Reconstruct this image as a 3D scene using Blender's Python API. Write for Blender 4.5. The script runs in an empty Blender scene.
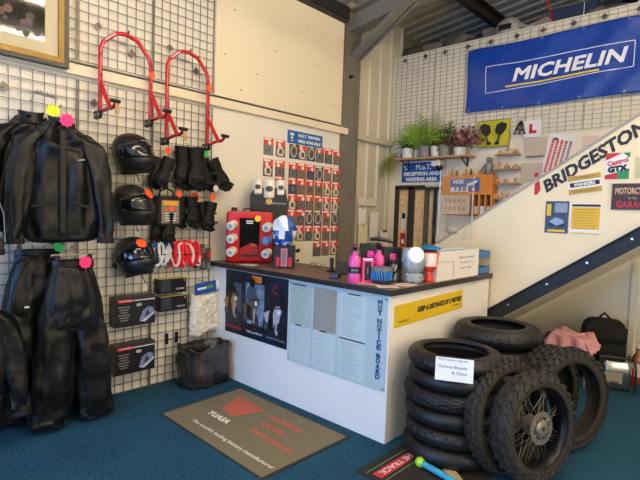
import bpy, math, random
from mathutils import Vector, Matrix, Euler
random.seed(7)
C = bpy.context.scene.collection
PI = math.pi
sin, cos = math.sin, math.cos
def R(d): return math.radians(d)

# ---------------------------------------------------------------- materials
def lin(h):
    h = h.lstrip('#')
    o = []
    for i in (0, 2, 4):
        c = int(h[i:i+2], 16) / 255
        o.append(c / 12.92 if c <= 0.04045 else ((c + 0.055) / 1.055) ** 2.4)
    return (*o, 1)
_M = {}
def mat(name, col, rough=0.5, metal=0.0, bump=0.0, bscale=40, vary=0.0, vscale=8, col2=None, emit=None, estr=1.0,
        trans=0.0, coat=0.0, alpha=1.0, stretch=None, sheen=0.0, spec=None):
    if name in _M: return _M[name]
    m = bpy.data.materials.new(name); m.use_nodes = True
    nt = m.node_tree; b = nt.nodes['Principled BSDF']
    c = lin(col)
    b.inputs['Base Color'].default_value = c
    b.inputs['Roughness'].default_value = rough
    b.inputs['Metallic'].default_value = metal
    if spec is not None: b.inputs['Specular IOR Level'].default_value = spec
    if trans: b.inputs['Transmission Weight'].default_value = trans
    if coat: b.inputs['Coat Weight'].default_value = coat
    if sheen: b.inputs['Sheen Weight'].default_value = sheen
    if alpha < 1: b.inputs['Alpha'].default_value = alpha
    if emit:
        b.inputs['Emission Color'].default_value = lin(emit); b.inputs['Emission Strength'].default_value = estr
    tc = None
    def coords():
        t = nt.nodes.new('ShaderNodeTexCoord'); mp = nt.nodes.new('ShaderNodeMapping')
        nt.links.new(t.outputs['Object'], mp.inputs['Vector'])
        if stretch: mp.inputs['Scale'].default_value = stretch
        return mp.outputs['Vector']
    if vary or col2:
        v = coords(); n = nt.nodes.new('ShaderNodeTexNoise'); n.inputs['Scale'].default_value = vscale
        n.inputs['Detail'].default_value = 5
        nt.links.new(v, n.inputs['Vector'])
        cr = nt.nodes.new('ShaderNodeValToRGB')
        c2 = lin(col2) if col2 else tuple(max(0, x * (1 - vary)) for x in c[:3]) + (1,)
        cr.color_ramp.elements[0].position = 0.35; cr.color_ramp.elements[1].position = 0.65
        cr.color_ramp.elements[0].color = c2; cr.color_ramp.elements[1].color = c
        nt.links.new(n.outputs['Fac'], cr.inputs['Fac']); nt.links.new(cr.outputs['Color'], b.inputs['Base Color'])
    if bump:
        v = coords(); n = nt.nodes.new('ShaderNodeTexNoise'); n.inputs['Scale'].default_value = bscale
        n.inputs['Detail'].default_value = 4
        nt.links.new(v, n.inputs['Vector'])
        bp = nt.nodes.new('ShaderNodeBump'); bp.inputs['Strength'].default_value = bump; bp.inputs['Distance'].default_value = 0.02
        nt.links.new(n.outputs['Fac'], bp.inputs['Height']); nt.links.new(bp.outputs['Normal'], b.inputs['Normal'])
    _M[name] = m
    return m

# ---------------------------------------------------------------- mesh builder
class MB:
    def __init__(s): s.v = []; s.f = []; s.m = []; s.mats = []
    def mi(s, m):
        if m not in s.mats: s.mats.append(m)
        return s.mats.index(m)
    def add(s, vs, fs, m):
        k = len(s.v); i = s.mi(m)
        s.v += [tuple(v) for v in vs]
        for f in fs: s.f.append(tuple(k + q for q in f)); s.m.append(i)
        return s
    def box(s, c, d, m, rot=None, taper=1.0):
        x, y, z = (q / 2 for q in d)
        vs = [Vector((a * x * (taper if e > 0 else 1), b * y * (taper if e > 0 else 1), e * z)) for e in (-1, 1) for b in (-1, 1) for a in (-1, 1)]
        if rot is not None:
            rm = Euler(rot).to_matrix() if not isinstance(rot, Matrix) else rot
            vs = [rm @ v for v in vs]
        vs = [v + Vector(c) for v in vs]
        return s.add(vs, [(0, 2, 3, 1), (4, 5, 7, 6), (0, 1, 5, 4), (2, 6, 7, 3), (0, 4, 6, 2), (1, 3, 7, 5)], m)
    def span(s, a, b, m):
        return s.box([(p + q) / 2 for p, q in zip(a, b)], [abs(q - p) for p, q in zip(a, b)], m)
    def bar(s, a, b, w, h, m, up=(0, 0, 1)):
        a = Vector(a); b = Vector(b); d = b - a; z = d.normalized(); u = Vector(up)
        x = z.cross(u)
        if x.length < 1e-4: x = z.cross(Vector((1, 0, 0)))
        x.normalize(); y = x.cross(z)
        rm = Matrix((x, y, z)).transposed()
        return s.box((a + b) / 2, (w, h, d.length), m, rm)
    def tube(s, pts, r, m, seg=8, caps=True, closed=False, flat=1.0):
        pts = [Vector(p) for p in pts]; n = len(pts)
        rs = r if isinstance(r, (list, tuple)) else [r] * n
        ref = None; rings = []
        for i, p in enumerate(pts):
            if closed: t = pts[(i + 1) % n] - pts[i - 1]
            else: t = pts[min(i + 1, n - 1)] - pts[max(i - 1, 0)]
            t.normalize()
            if ref is None:
                ref = t.cross(Vector((0, 0, 1)))
                if ref.length < 1e-3: ref = t.cross(Vector((0, 1, 0)))
            ref = (ref - t * ref.dot(t)).normalized(); o = t.cross(ref)
            rings.append([p + (ref * cos(2 * PI * k / seg) + o * sin(2 * PI * k / seg) * flat) * rs[i] for k in range(seg)])
        return s.loft(rings, m, caps and not closed, closed)
    def loft(s, rings, m, caps=True, closed=False, open_ring=False):
        seg = len(rings[0]); n = len(rings); vs = [p for r in rings for p in r]; fs = []
        for i in range(n if closed else n - 1):
            j = (i + 1) % n
            for k in range(seg - 1 if open_ring else seg):
                l = (k + 1) % seg
                fs.append((i * seg + k, j * seg + k, j * seg + l, i * seg + l)[::-1])
        if caps and not closed and not open_ring:
            fs.append(tuple(range(seg))[::-1] if False else tuple(range(seg))); fs.append(tuple((n - 1) * seg + k for k in range(seg))[::-1])
        return s.add(vs, fs, m)
    def lathe(s, prof, m, seg=24, o=(0, 0, 0), rm=None, caps=False, fn=None):
        rings = []
        for i, (r, z) in enumerate(prof):
            ring = []
            for k in range(seg):
                a = 2 * PI * k / seg; rr = r + (fn(a, i) if fn else 0)
                p = Vector((rr * cos(a), rr * sin(a), z))
                if rm is not None: p = rm @ p
                ring.append(p + Vector(o))
            rings.append(ring)
        return s.loft(rings, m, caps)
    def cyl(s, a, b, r, m, seg=12, r2=None):
        return s.tube([a, b], [r, r if r2 is None else r2], m, seg)
    def sphere(s, c, r, m, seg=12, rings=8, scale=(1, 1, 1), rm=None):
        prof = [(max(1e-4, r * sin(PI * i / rings)), -r * cos(PI * i / rings)) for i in range(rings + 1)]
        rr = []
        for (q, z) in prof:
            ring = []
            for k in range(seg):
                a = 2 * PI * k / seg; p = Vector((q * cos(a) * scale[0], q * sin(a) * scale[1], z * scale[2]))
                if rm is not None: p = rm @ p
                ring.append(p + Vector(c))
            rr.append(ring)
        return s.loft(rr, m, False)
    def prism(s, poly, y0, y1, m, plane='xz'):
        n = len(poly)
        def P(p, y): return (p[0], y, p[1]) if plane == 'xz' else ((p[0], p[1], y) if plane == 'xy' else (y, p[0], p[1]))
        vs = [P(p, y0) for p in poly] + [P(p, y1) for p in poly]
        fs = [tuple(range(n)), tuple(range(n, 2 * n))[::-1]] + [(i, i + n, (i + 1) % n + n, (i + 1) % n) for i in range(n)]
        return s.add(vs, fs, m)
    def grid(s, fn, nu, nv, m, thick=None):
        vs = [fn(i / nu, j / nv) for j in range(nv + 1) for i in range(nu + 1)]
        fs = [(j * (nu + 1) + i, j * (nu + 1) + i + 1, (j + 1) * (nu + 1) + i + 1, (j + 1) * (nu + 1) + i) for j in range(nv) for i in range(nu)]
        return s.add(vs, fs, m)
    def build(s, name, parent=None, smooth=35, bevel=0, sub=0, solid=0, loc=None):
        me = bpy.data.meshes.new(name); me.from_pydata([tuple(v) for v in s.v], [], s.f)
        for m in s.mats: me.materials.append(m)
        me.polygons.foreach_set('material_index', s.m)
        me.validate()
        import bmesh
        bm = bmesh.new(); bm.from_mesh(me); bmesh.ops.recalc_face_normals(bm, faces=bm.faces); bm.to_mesh(me); bm.free()
        if smooth:
            me.polygons.foreach_set('use_smooth', [True] * len(me.polygons))
            me.set_sharp_from_angle(angle=R(smooth))
        o = bpy.data.objects.new(name, me); C.objects.link(o)
        if parent: o.parent = parent
        if loc: o.location = loc
        if bevel:
            b = o.modifiers.new('b', 'BEVEL'); b.width = bevel; b.segments = 2; b.limit_method = 'ANGLE'
        if solid:
            b = o.modifiers.new('s', 'SOLIDIFY'); b.thickness = solid; b.offset = 0
        if sub:
            b = o.modifiers.new('u', 'SUBSURF'); b.levels = sub; b.render_levels = sub
        return o

def tag(o, label, cat, group=None):
    o['label'] = label; o['category'] = cat
    if group: o['group'] = group
    return o
def thing(name, label, cat, loc=(0, 0, 0), rz=0, group=None, rot=None):
    o = bpy.data.objects.new(name, None); C.objects.link(o); o.empty_display_size = 0.05
    o.location = loc; o.rotation_euler = rot if rot else (0, 0, rz)
    return tag(o, label, cat, group)
def structure(o): o['kind'] = 'structure'; return o
def copy_tree(o, loc, rz=None, label=None, parent=None):
    c = o.copy(); C.objects.link(c)
    if parent: c.parent = parent
    else:
        c.location = loc
        if rz is not None: c.rotation_euler = (0, 0, rz)
        if label: c['label'] = label
    for ch in o.children: copy_tree(ch, None, parent=c)
    return c
LEFT = R(90)     # things on the left wall face +x : local x runs deeper into the room, local -y faces the shop
def tx(s, size, m, parent, loc, name='lettering', width=None, bold=0.0, shear=0.0, rx=90, ry=0, rz=0, align='CENTER', ext=0.0006, space=1.0, height=None):
    cu = bpy.data.curves.new('t', 'FONT'); cu.body = s; cu.size = size; cu.shear = shear
    cu.align_x = align; cu.align_y = 'CENTER'; cu.extrude = ext; cu.resolution_u = 2; cu.space_character = space
    o = bpy.data.objects.new('t', cu); C.objects.link(o)
    dg = bpy.context.evaluated_depsgraph_get(); me = bpy.data.meshes.new_from_object(o.evaluated_get(dg))
    bpy.data.objects.remove(o); me.materials.clear(); me.materials.append(m)
    if bold:
        nd = {}
        ky_ = lambda v: (round(v.co.x, 5), round(v.co.y, 5))
        for p in me.polygons:
            if abs(p.normal.z) < .5:
                for i in p.vertices:
                    l = nd.setdefault(ky_(me.vertices[i]), [])
                    if all((p.normal - q).length > .05 for q in l): l.append(p.normal.copy())
        mv = {}
        for q, l in nd.items():
            if len(l) == 1: mv[q] = l[0] * bold
            else: mv[q] = (l[0] + l[1]) * (bold / max(.35, 1 + l[0].dot(l[1])))
        for v in me.vertices:
            d = mv.get(ky_(v))
            if d is not None: v.co.x += d.x; v.co.y += d.y
    xs = [v.co.x for v in me.vertices]; ys = [v.co.y for v in me.vertices]
    kx = width / (max(xs) - min(xs)) if width else 1; ky = height / (max(ys) - min(ys)) if height else (kx if width and not height else 1)
    if width and not height: ky = kx
    cyy = (max(ys) + min(ys)) / 2
    for v in me.vertices: v.co.x *= kx; v.co.y = (v.co.y - cyy) * ky
    me.transform(Euler((R(rx), 0, 0)).to_matrix().to_4x4())
    me.transform(Euler((0, R(ry), R(rz))).to_matrix().to_4x4())
    me.name = name
    n = bpy.data.objects.new(name, me); C.objects.link(n); n.parent = parent; n.location = loc
    return n

# ---------------------------------------------------------------- common materials
WHITE = mat('white_paint', '#e9e4d6', 0.6, bump=0.02, bscale=30, vary=0.05, vscale=2)
CREAM = mat('cream_board', '#ecdfc0', 0.5, bump=0.02, bscale=20, vary=0.05, vscale=1.5)
PAPER = mat('white_paper', '#eeeeea', 0.6)
BLACK = mat('black_plastic', '#141414', 0.35)
MATTE = mat('matte_black', '#0f0f10', 0.8)
DKGREY = mat('dark_grey_paint', '#3a3733', 0.6, vary=0.2)
STEEL = mat('painted_steel', '#7a746a', 0.5, vary=0.15, vscale=5, bump=0.03)
CHROME = mat('zinc_wire', '#9a958c', 0.35, metal=0.8)
WIRE = mat('grid_wire', '#6e6960', 0.4, metal=0.5)
RED = mat('red_enamel', '#c8101c', 0.25, coat=0.5)
RED2 = mat('red_print', '#c9202a', 0.5)
BLUE = mat('blue_print', '#1560a8', 0.45)
YEL = mat('yellow_print', '#e8c21a', 0.5)
ORANGE = mat('fluorescent_orange_card', '#ff5a1a', 0.6)
PINK = mat('fluorescent_pink_card', '#ff2d75', 0.6)
GREEN = mat('fluorescent_green_card', '#35d860', 0.6)
FYEL = mat('fluorescent_yellow_card', '#e6f01e', 0.6)
WOODL = mat('light_wood', '#c99a62', 0.5, vary=0.25, vscale=6, stretch=(1, 8, 8))
GREYT = mat('grey_print', '#8a8f92', 0.6)
TEXTD = mat('dark_print', '#1b1d22', 0.6)
SILVER = mat('silver_metal', '#b9b9b6', 0.3, metal=0.9)

# ---------------------------------------------------------------- the room
def carpet():
    m = bpy.data.materials.new('blue_carpet'); m.use_nodes = True; nt = m.node_tree; b = nt.nodes['Principled BSDF']
    t = nt.nodes.new('ShaderNodeTexCoord')
    n = nt.nodes.new('ShaderNodeTexNoise'); n.inputs['Scale'].default_value = 55; n.inputs['Detail'].default_value = 6; n.inputs['Roughness'].default_value = 0.8
    n2 = nt.nodes.new('ShaderNodeTexNoise'); n2.inputs['Scale'].default_value = 3; n2.inputs['Detail'].default_value = 3
    nt.links.new(t.outputs['Object'], n.inputs['Vector']); nt.links.new(t.outputs['Object'], n2.inputs['Vector'])
    cr = nt.nodes.new('ShaderNodeValToRGB'); e = cr.color_ramp.elements
    e[0].position = 0.36; e[0].color = lin('#0b2c40'); e[1].position = 0.66; e[1].color = lin('#2e6684')
    mx = nt.nodes.new('ShaderNodeMix'); mx.data_type = 'RGBA'; mx.blend_type = 'MULTIPLY'; mx.inputs[0].default_value = 0.5
    c2 = nt.nodes.new('ShaderNodeValToRGB'); e = c2.color_ramp.elements
    e[0].position = 0.3; e[0].color = (0.55, 0.55, 0.55, 1); e[1].position = 0.7; e[1].color = (1, 1, 1, 1)
    nt.links.new(n.outputs['Fac'], cr.inputs['Fac']); nt.links.new(n2.outputs['Fac'], c2.inputs['Fac'])
    nt.links.new(cr.outputs['Color'], mx.inputs[6]); nt.links.new(c2.outputs['Color'], mx.inputs[7])
    nt.links.new(mx.outputs[2], b.inputs['Base Color']); b.inputs['Roughness'].default_value = 0.95
    b.inputs['Specular IOR Level'].default_value = 0.2
    bp = nt.nodes.new('ShaderNodeBump'); bp.inputs['Strength'].default_value = 0.6; bp.inputs['Distance'].default_value = 0.01
    nt.links.new(n.outputs['Fac'], bp.inputs['Height']); nt.links.new(bp.outputs['Normal'], b.inputs['Normal'])
    return m
structure(MB().span((-0.1, -3.5, -0.1), (7.5, 9.0, 0), carpet()).build('floor'))
structure(MB().span((-0.12, -3.5, 0), (0, 4.57, 2.63), WHITE).build('wall_left'))
structure(MB().span((-0.12, -3.5, 2.63), (0, 4.57, 4.05), WHITE).build('wall_left_upper'))
# ledge along the wall and dark gap above it
structure(MB().span((0, -3.5, 2.588), (0.045, 4.68, 2.665), CREAM).build('trim_1'))
structure(MB().span((0, -3.5, 2.665), (0.012, 4.57, 2.69), DKGREY).build('trim_2'))
# big cream board above the ledge
structure(MB().span((0.0, 2.69, 2.69), (0.03, 4.555, 3.925), CREAM).build('trim_3', bevel=0.002))
bmx = MB(); 
for (y, z) in ((2.9, 3.55), (3.2, 3.0), (3.0, 2.8), (3.9, 3.7), (4.1, 3.3), (4.4, 2.9), (3.6, 2.75), (3.45, 3.3), (2.8, 3.1), (3.85, 2.95)):
    bmx.box((0.031, y, z), (0.003, 0.018, 0.012), GREYT, rot=(R(45), 0, 0))
structure(bmx.build('trim_4'))
structure(MB().span((0.0, -3.5, 3.93), (0.08, 4.57, 3.96), DKGREY).build('trim_5'))
structure(MB().span((-0.12, -3.5, 3.96), (0.10, 4.57, 4.10), mat('dark_steel', '#262422', 0.5, vary=0.3)).build('trim_6'))
# cladding of the side wall behind the steel column
cl = MB(); prof = []
y = 4.80
CLAD = mat('cladding_sheet', '#cfc7b2', 0.45, bump=0.02, vary=0.06, vscale=2)
while y < 5.9:
    prof += [(-0.075, y), (-0.075, y + 0.17), (-0.05, y + 0.19), (-0.05, y + 0.215), (-0.075, y + 0.235)]
    y += 0.24
poly = prof + [(-0.14, prof[-1][1]), (-0.14, prof[0][1])]
structure(cl.prism([(a, b) for a, b in poly], 0, 4.30, CLAD, 'xy').build('wall_side', smooth=0))
structure(MB().span((-0.06, 4.93, 2.575), (-0.005, 5.76, 2.645), CLAD).build('trim_7'))
# steel column (I section) at the end of the left wall
COL = mat('column_paint', '#7d766a', 0.45, vary=0.2, vscale=4, bump=0.03)
c_ = MB()
c_.span((-0.02, 4.575, 0), (0.0, 4.94, 4.1), COL); c_.span((-0.27, 4.575, 0), (-0.25, 4.94, 4.1), COL); c_.span((-0.25, 4.75, 0), (-0.02, 4.765, 4.1), COL)
c_.span((0.0, 4.60, 0), (0.012, 4.625, 4.05), COL); c_.span((0.0, 4.86, 0), (0.012, 4.885, 4.05), COL)
structure(c_.build('column', bevel=0.002))
bk = thing('column_bolt', 'short black bolt sticking out of the grey steel column', 'bolt', (0.012, 4.72, 3.32))
MB().cyl((0, 0, 0), (0.05, 0, 0), 0.014, BLACK).build('shank', bk); MB().lathe([(0.001, 0), (0.026, 0), (0.026, 0.012), (0.001, 0.012)], BLACK, 6, rm=Euler((0, R(90), 0)).to_matrix()).build('bolt_head', bk)
# back wall
BACKW = mat('back_wall_paint', '#efe4c8', 0.6, vary=0.05, vscale=1.5, bump=0.02)
structure(MB().span((0.98, 5.80, 0), (6.5, 5.92, 3.84), BACKW).span((-0.14, 5.80, 2.02), (0.98, 5.92, 3.84), BACKW).span((-0.14, 5.80, 0), (0.03, 5.92, 2.02), BACKW).build('wall_back'))
structure(MB().span((6.6, -3.5, 0), (6.7, 5.8, 4.9), CREAM).build('wall_right'))
structure(MB().span((3.0, 5.775, 0), (3.05, 5.80, 1.7), BACKW).build('trim_8'))
# the space beyond the partition
structure(MB().span((-0.3, 9.0, 0), (7.5, 9.1, 5.4), mat('far_wall_paint', '#8a8274', 0.8)).build('wall_far'))
structure(MB().span((-0.14, 5.92, 3.70), (6.5, 9.0, 3.80), mat('mezzanine_board', '#9a8a74', 0.8)).build('floor_mezzanine'))
structure(MB().span((-0.35, 5.92, 0.0), (-0.14, 9.0, 4.3), mat('mezz_side', '#8a8274', 0.8)).build('wall_side_far'))
# roof : trapezoid sheets sloping up from the eaves
ROOF = mat('roof_sheet', '#bab3a2', 0.5, metal=0.0, vary=0.12, vscale=3)
SL = 0.13
def roofz(x): return 4.30 + SL * x
rf = MB(); y = -3.5; pr = []
while y < 9.0:
    pr += [(y, 0), (y + 0.12, 0), (y + 0.145, 0.04), (y + 0.185, 0.04)]
    y += 0.21
vs = []; fs = []
for (yy, dz) in pr:
    vs += [(-0.4, yy, roofz(-0.4) + dz), (7.5, yy, roofz(7.5) + dz)]
for i in range(len(pr) - 1): fs.append((2 * i, 2 * i + 1, 2 * i + 3, 2 * i + 2))
rf.add(vs, fs, ROOF)
structure(rf.build('ceiling', smooth=0))
PUR = mat('purlin_paint', '#35302b', 0.55, vary=0.2)
for i, x in enumerate((-0.28, 1.02, 2.45, 3.9, 5.4)):
    p = MB().span((x, -3.5, roofz(x) - 0.19), (x + 0.012, 9.0, roofz(x)), PUR).span((x, -3.5, roofz(x) - 0.19), (x + 0.09, 9.0, roofz(x) - 0.175), PUR).span((x, -3.5, roofz(x) - 0.02), (x + 0.09, 9.0, roofz(x)-0.005), PUR)
    structure(p.build('beam_%d' % (i + 1)))
# rafter from the column up to the ridge, and its haunch brace
RAFT = mat('rafter_paint', '#8a8376', 0.5, vary=0.12, vscale=4)
r_ = MB(); y0 = 4.66; y1 = 4.86
def rz_(x, d): return roofz(x) - 0.17 - d
for (d0, d1, ya, yb) in ((0.0, 0.02, y0, y1), (0.24, 0.26, y0, y1), (0.0, 0.26, 4.755, 4.765)):
    vs = [(x, yy, rz_(x, d)) for x in (0.0, 7.4) for yy in (ya, yb) for d in (d0, d1)]
    r_.add(vs, [(0, 1, 3, 2), (4, 6, 7, 5), (0, 2, 6, 4), (1, 5, 7, 3), (0, 4, 5, 1), (2, 3, 7, 6)], RAFT)
structure(r_.build('beam_rafter', smooth=0))
structure(MB().bar((0.0, 4.80, 3.60), (0.95, 4.62, 4.02), 0.10, 0.06, RAFT).bar((0.0, 4.90, 3.60), (0.95, 4.72, 4.02), 0.02, 0.10, RAFT).build('beam_brace'))
# ceiling strip lights; two furthest right are unseen, added to light the counter end
TUBE = mat('lit_fluorescent_tube', '#ffffff', 0.3, emit='#ffe9ca', estr=78)
for i, (x, y) in enumerate(((2.3, 1.3), (3.4, 3.9), (3.3, -0.6), (5.2, 1.0), (5.5, 3.2), (4.6, 2.4), (4.3, -1.6))):
    t = thing('strip_light', ['fluorescent strip light nearest the framed picture', 'fluorescent strip light over the tyres', 'fluorescent strip light over the entrance mat', 'added unseen fluorescent strip light by the entrance', 'added unseen fluorescent strip light over the stairs', 'fluorescent strip light between the mat and the stairs', 'fluorescent strip light furthest from the staircase'][i], 'light', (x, y, roofz(x) - 0.75), 0, 'ceiling strip lights')
    MB().box((0, 0, 0.04), (0.05, 1.5, 0.04), PAPER).build('housing', t)
    MB().cyl((0, -0.72, -0.005), (0, 0.72, -0.005), 0.016, TUBE).build('tube', t)
    for s in (-1, 1): MB().cyl((0, 0.5 * s, 0.06), (0, 0.5 * s, 0.74), 0.005, CHROME).build('suspension_rod', t)

# gridwall panels
def grid_panel(w, h, ncol, nrow, r=0.0028, WIRE=WIRE):
    m = MB()
    for i in range(ncol + 1):
        x = w * i / ncol; x = min(max(x, 0.004), w - 0.004)
        rr = r * (1.5 if i in (0, ncol) and r > .0026 else 1)
        m.box((x, -0.006, h / 2), (2 * rr, 2 * rr, h), WIRE)
    for j in range(nrow + 1):
        z = h * j / nrow; z = min(max(z, 0.004), h - 0.004)
        m.box((w / 2, 0, z), (w, 2 * r, 2 * r), WIRE)
    return m
def clip(parent, x, z, rotx=0):
    m = MB().box((x, -0.014, z), (0.05, 0.006, 0.05), WIRE, rot=(0, R(45), 0)).cyl((x, -0.017, z), (x, -0.03, z), 0.008, WIRE)
    m.build('fixing_clip', parent)
names = ['furthest left lower wire grid panel behind the jackets', 'lower wire grid panel behind the black trousers and helmets', 'lower wire grid panel behind the helmets and boxed goods', 'lower wire grid panel beside the counter, gloves on it']
first = None
for i, y in enumerate((0.215, 0.83, 1.445, 2.06)):
    t = thing('gridwall_panel', names[i], 'display grid', (0.022, y, 0.0), LEFT, 'lower wire grid panels on the left wall')
    grid_panel(0.61, 2.56, 8, 33).build('wire_mesh', t)
    if i > 0:
        for (a, b) in ((0.12, 2.40), (0.45, 2.15), (0.3, 1.1)): clip(t, a, b)
names = ['upper wire grid panel beside the framed picture', 'upper wire grid panel behind the red stands', 'furthest left upper wire grid panel behind the framed picture']
for i, y in enumerate((1.445, 2.06, 0.83)):
    t = thing('gridwall_panel', names[i], 'display grid', (0.022, y, 2.70), LEFT, 'upper wire grid panels on the left wall')
    grid_panel(0.61, 1.2192, 8, 16).build('wire_mesh', t)
    for (a, b) in ((0.15, 0.30), (0.42, 0.16)): clip(t, a, b)
names = ['leftmost wire grid panel above the hanging plants', 'wire grid panel partly behind the left end of the blue banner', 'wire grid panel behind the middle of the blue banner', 'wire grid panel above the black and white learner sign', 'rightmost wire grid panel behind the blue banner']
for i in range(5):
    t = thing('gridwall_panel', names[i], 'display grid', (-0.01 + 0.615 * i, 5.782, 2.60), 0, 'wire grid panels on the back wall')
    grid_panel(0.61, 1.2192, 7, 24, 0.0024, mat('pale_grid_wire', '#a49d90', 0.4)).build('wire_mesh', t)
    for (a, b) in ((0.14, 1.16), (0.46, 1.16)): clip(t, a, b)

# ---------------------------------------------------------------- staircase with white side panel
PANEL = mat('stair_panel_paint', '#f4e4bf', 0.5, vary=0.04, vscale=1.5)
STRG = mat('stringer_paint', '#1b1b1c', 0.55, vary=0.2)
st = thing('staircase', 'staircase with cream side panel and black steel stringer', 'staircase', (1.10, 4.35, 0))
x0 = 1.10
def sb(x): return 0.709 + 0.715 * (x - 2.073)      # top of stringer
def tp(x): return 1.185 + 0.664 * (x - 1.353)
MB().prism([(1.16 - x0, sb(1.16)), (1.16 - x0, tp(1.16)), (4.2 - x0, tp(4.2)), (4.2 - x0, sb(4.2))], 0, 0.018, PANEL).build('side_panel', st, smooth=0)
GREYW = mat('grey_edging', '#a89f93', 0.5)
MB().prism([(1.16 - x0, tp(1.16)), (1.16 - x0, tp(1.16) + 0.022), (4.2 - x0, tp(4.2) + 0.022), (4.2 - x0, tp(4.2))], -0.012, 0.03, GREYW).build('edge_trim', st, smooth=0)
MB().sphere((1.70 - x0, 0.0, tp(1.70) + 0.05), 0.055, GREYW, scale=(1.3, .6, .8)).build('end_knob', st)
s_ = MB()
def strip(o, a, b, ya, yb, m):
    xs = (1.10, 4.2)
    return o.prism([(xs[0] - x0, sb(xs[0]) + b), (xs[1] - x0, sb(xs[1]) + b), (xs[1] - x0, sb(xs[1]) + a), (xs[0] - x0, sb(xs[0]) + a)], ya, yb, m)
strip(s_, -0.13, 0.0, -0.002, 0.008, STRG); strip(s_, -0.142, -0.13, -0.035, 0.045, STRG); strip(s_, 0.0, 0.010, -0.035, 0.0, STRG)
s_.build('stringer', st, smooth=0)
for xx in (2.3, 2.62, 2.92, 3.22, 3.55):
    MB().cyl((xx - x0, -0.003, sb(xx) - 0.055), (xx - x0, -0.013, sb(xx) - 0.055), 0.009, SILVER).build('bolt', st)
o2 = MB(); strip(o2, -0.145, -0.135, 0.01, 1.40, PANEL); o2.build('soffit', st, smooth=0)
TREAD = mat('stair_tread', '#6b6257', 0.7)
k = 0; xx = 1.55
while xx < 4.1:
    MB().span((xx - x0, 0.05, sb(xx) + 0.11), (xx - x0 + 0.27, 0.95, sb(xx) + 0.145), TREAD).build('tread', st); xx += 0.25

# ---------------------------------------------------------------- camera and light
cam = bpy.data.cameras.new('camera'); co = bpy.data.objects.new('camera', cam); C.objects.link(co)
cam.sensor_width = 36; cam.lens = 477.0 / 640 * 36; cam.clip_start = 0.05
RM = Matrix(((0.73210653, -0.06397585, 0.67817926), (0.68037437, 0.01996584, -0.73259272), (0.03332782, 0.9977517, 0.05814465)))
co.matrix_world = Matrix.Translation((3.955, 0, 1.6)) @ RM.to_4x4()
bpy.context.scene.camera = co
w = bpy.data.worlds.new('daylight'); bpy.context.scene.world = w; w.use_nodes = True
w.node_tree.nodes['Background'].inputs[0].default_value = lin('#bccfe8'); w.node_tree.nodes['Background'].inputs[1].default_value = 0.8
def area(name, loc, rot, sx, sy, pw, col):
    l = bpy.data.lights.new(name, 'AREA'); l.shape = 'RECTANGLE'; l.size = sx; l.size_y = sy; l.energy = pw; l.color = lin(col)[:3]
    o = bpy.data.objects.new(name, l); C.objects.link(o); o.location = loc; o.rotation_euler = rot; return o
area('door_daylight', (1.5, -2.6, 1.1), (R(82), 0, 0), 2.4, 1.9, 95, '#86b8ff')
area('side_fill_light', (6.4, 1.6, 1.5), (0, R(90), 0), 1.6, 3.0, 34, '#ffefd8')  # added fill lamp out of view on the right, brightens the counter end
vs_ = bpy.context.scene.view_settings
vs_.view_transform = 'Standard'; vs_.look = 'None'; vs_.gamma = 1; vs_.use_curve_mapping = False; vs_.exposure = 0.82

# ---------------------------------------------------------------- service counter
CW = mat('counter_white', '#efece4', 0.45, vary=0.03, vscale=2, bump=0.01)
CT = mat('worktop_brown', '#75604f', 0.4, vary=0.3, vscale=14, stretch=(1, 8, 8))
CTE = mat('worktop_edge', '#2a2422', 0.4)
ct = thing('service_counter', 'white L-shaped shop counter with dark brown worktop', 'counter', (0, 2.713, 0))
MB().span((0.002, 0, 0), (2.12, 0.018, 1.045), CW).build('front_panel', ct)
MB().span((2.102, 0.018, 0), (2.12, 1.60, 1.045), CW).build('end_panel', ct)
MB().span((0.002, 0.58, 0), (1.50, 0.598, 1.045), CW).span((1.48, 0.598, 0), (1.50, 1.60, 1.045), CW).build('inner_panel', ct)
wt = MB()
poly = [(0.002, -0.033), (2.145, -0.033), (2.145, 1.62), (1.46, 1.62), (1.46, 0.64), (0.002, 0.64)]
wt.prism(poly, 1.0455, 1.086, CTE, 'xy'); wt.prism(poly, 1.086, 1.088, CT, 'xy')
wt.build('worktop', ct, smooth=0)
def flat(mb, x, z, w, h, m, d=0.0, t=0.0012, ry=0):
    """a thin rectangle facing local -y, d metres proud of local y=0"""
    return mb.box((x, -d - t / 2, z), (w, t, h), m, rot=(0, ry, 0) if ry else None)
def disc(mb, x, z, r, m, d, seg=14, sx=1, sz=1, a=0):
    ps = []
    for k in range(seg):
        t = 2 * PI * k / seg; u = r * cos(t) * sx; v = r * sin(t) * sz
        ps.append((x + u * cos(a) - v * sin(a), z + u * sin(a) + v * cos(a)))
    return mb.prism(ps, -d, -d + 0.0008, m)
def blob(mb, pts, m, d): return mb.prism(pts, -d, -d + 0.0008, m)

# poster with three riders
NAVY = mat('poster_night', '#0b0f18', 0.35, col2='#1c2a3c', vscale=5)
PGREY = mat('poster_sky', '#8fa6b8', 0.4, col2='#42566b', vscale=9)
PDK = mat('poster_dark_shape', '#08090c', 0.4)
PMID = mat('poster_grey_shape', '#45525f', 0.4)
POR = mat('poster_gold', '#a87a3c', 0.4)
u, z, w_, h_ = (0.753, 0.751, 0.784, 0.585)
pz0 = (0.388, 2.713, 0.347)[2] if False else 0.0
X0 = (0.245, 2.713, 1.041)[0]; X1 = (1.109, 2.713, 1.031)[0]; Z1 = 1.035; Z0 = (0.384, 2.713, 0.442)[2]
p = thing('motorcycle_poster', 'black poster of three motorcycle riders on front of the counter', 'poster', ((X0 + X1) / 2, 2.7115, (Z0 + Z1) / 2))
W, H = X1 - X0, Z1 - Z0
flat(MB(), 0, 0, W, H, NAVY, 0.0).build('sheet', p)
pic = MB()
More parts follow.
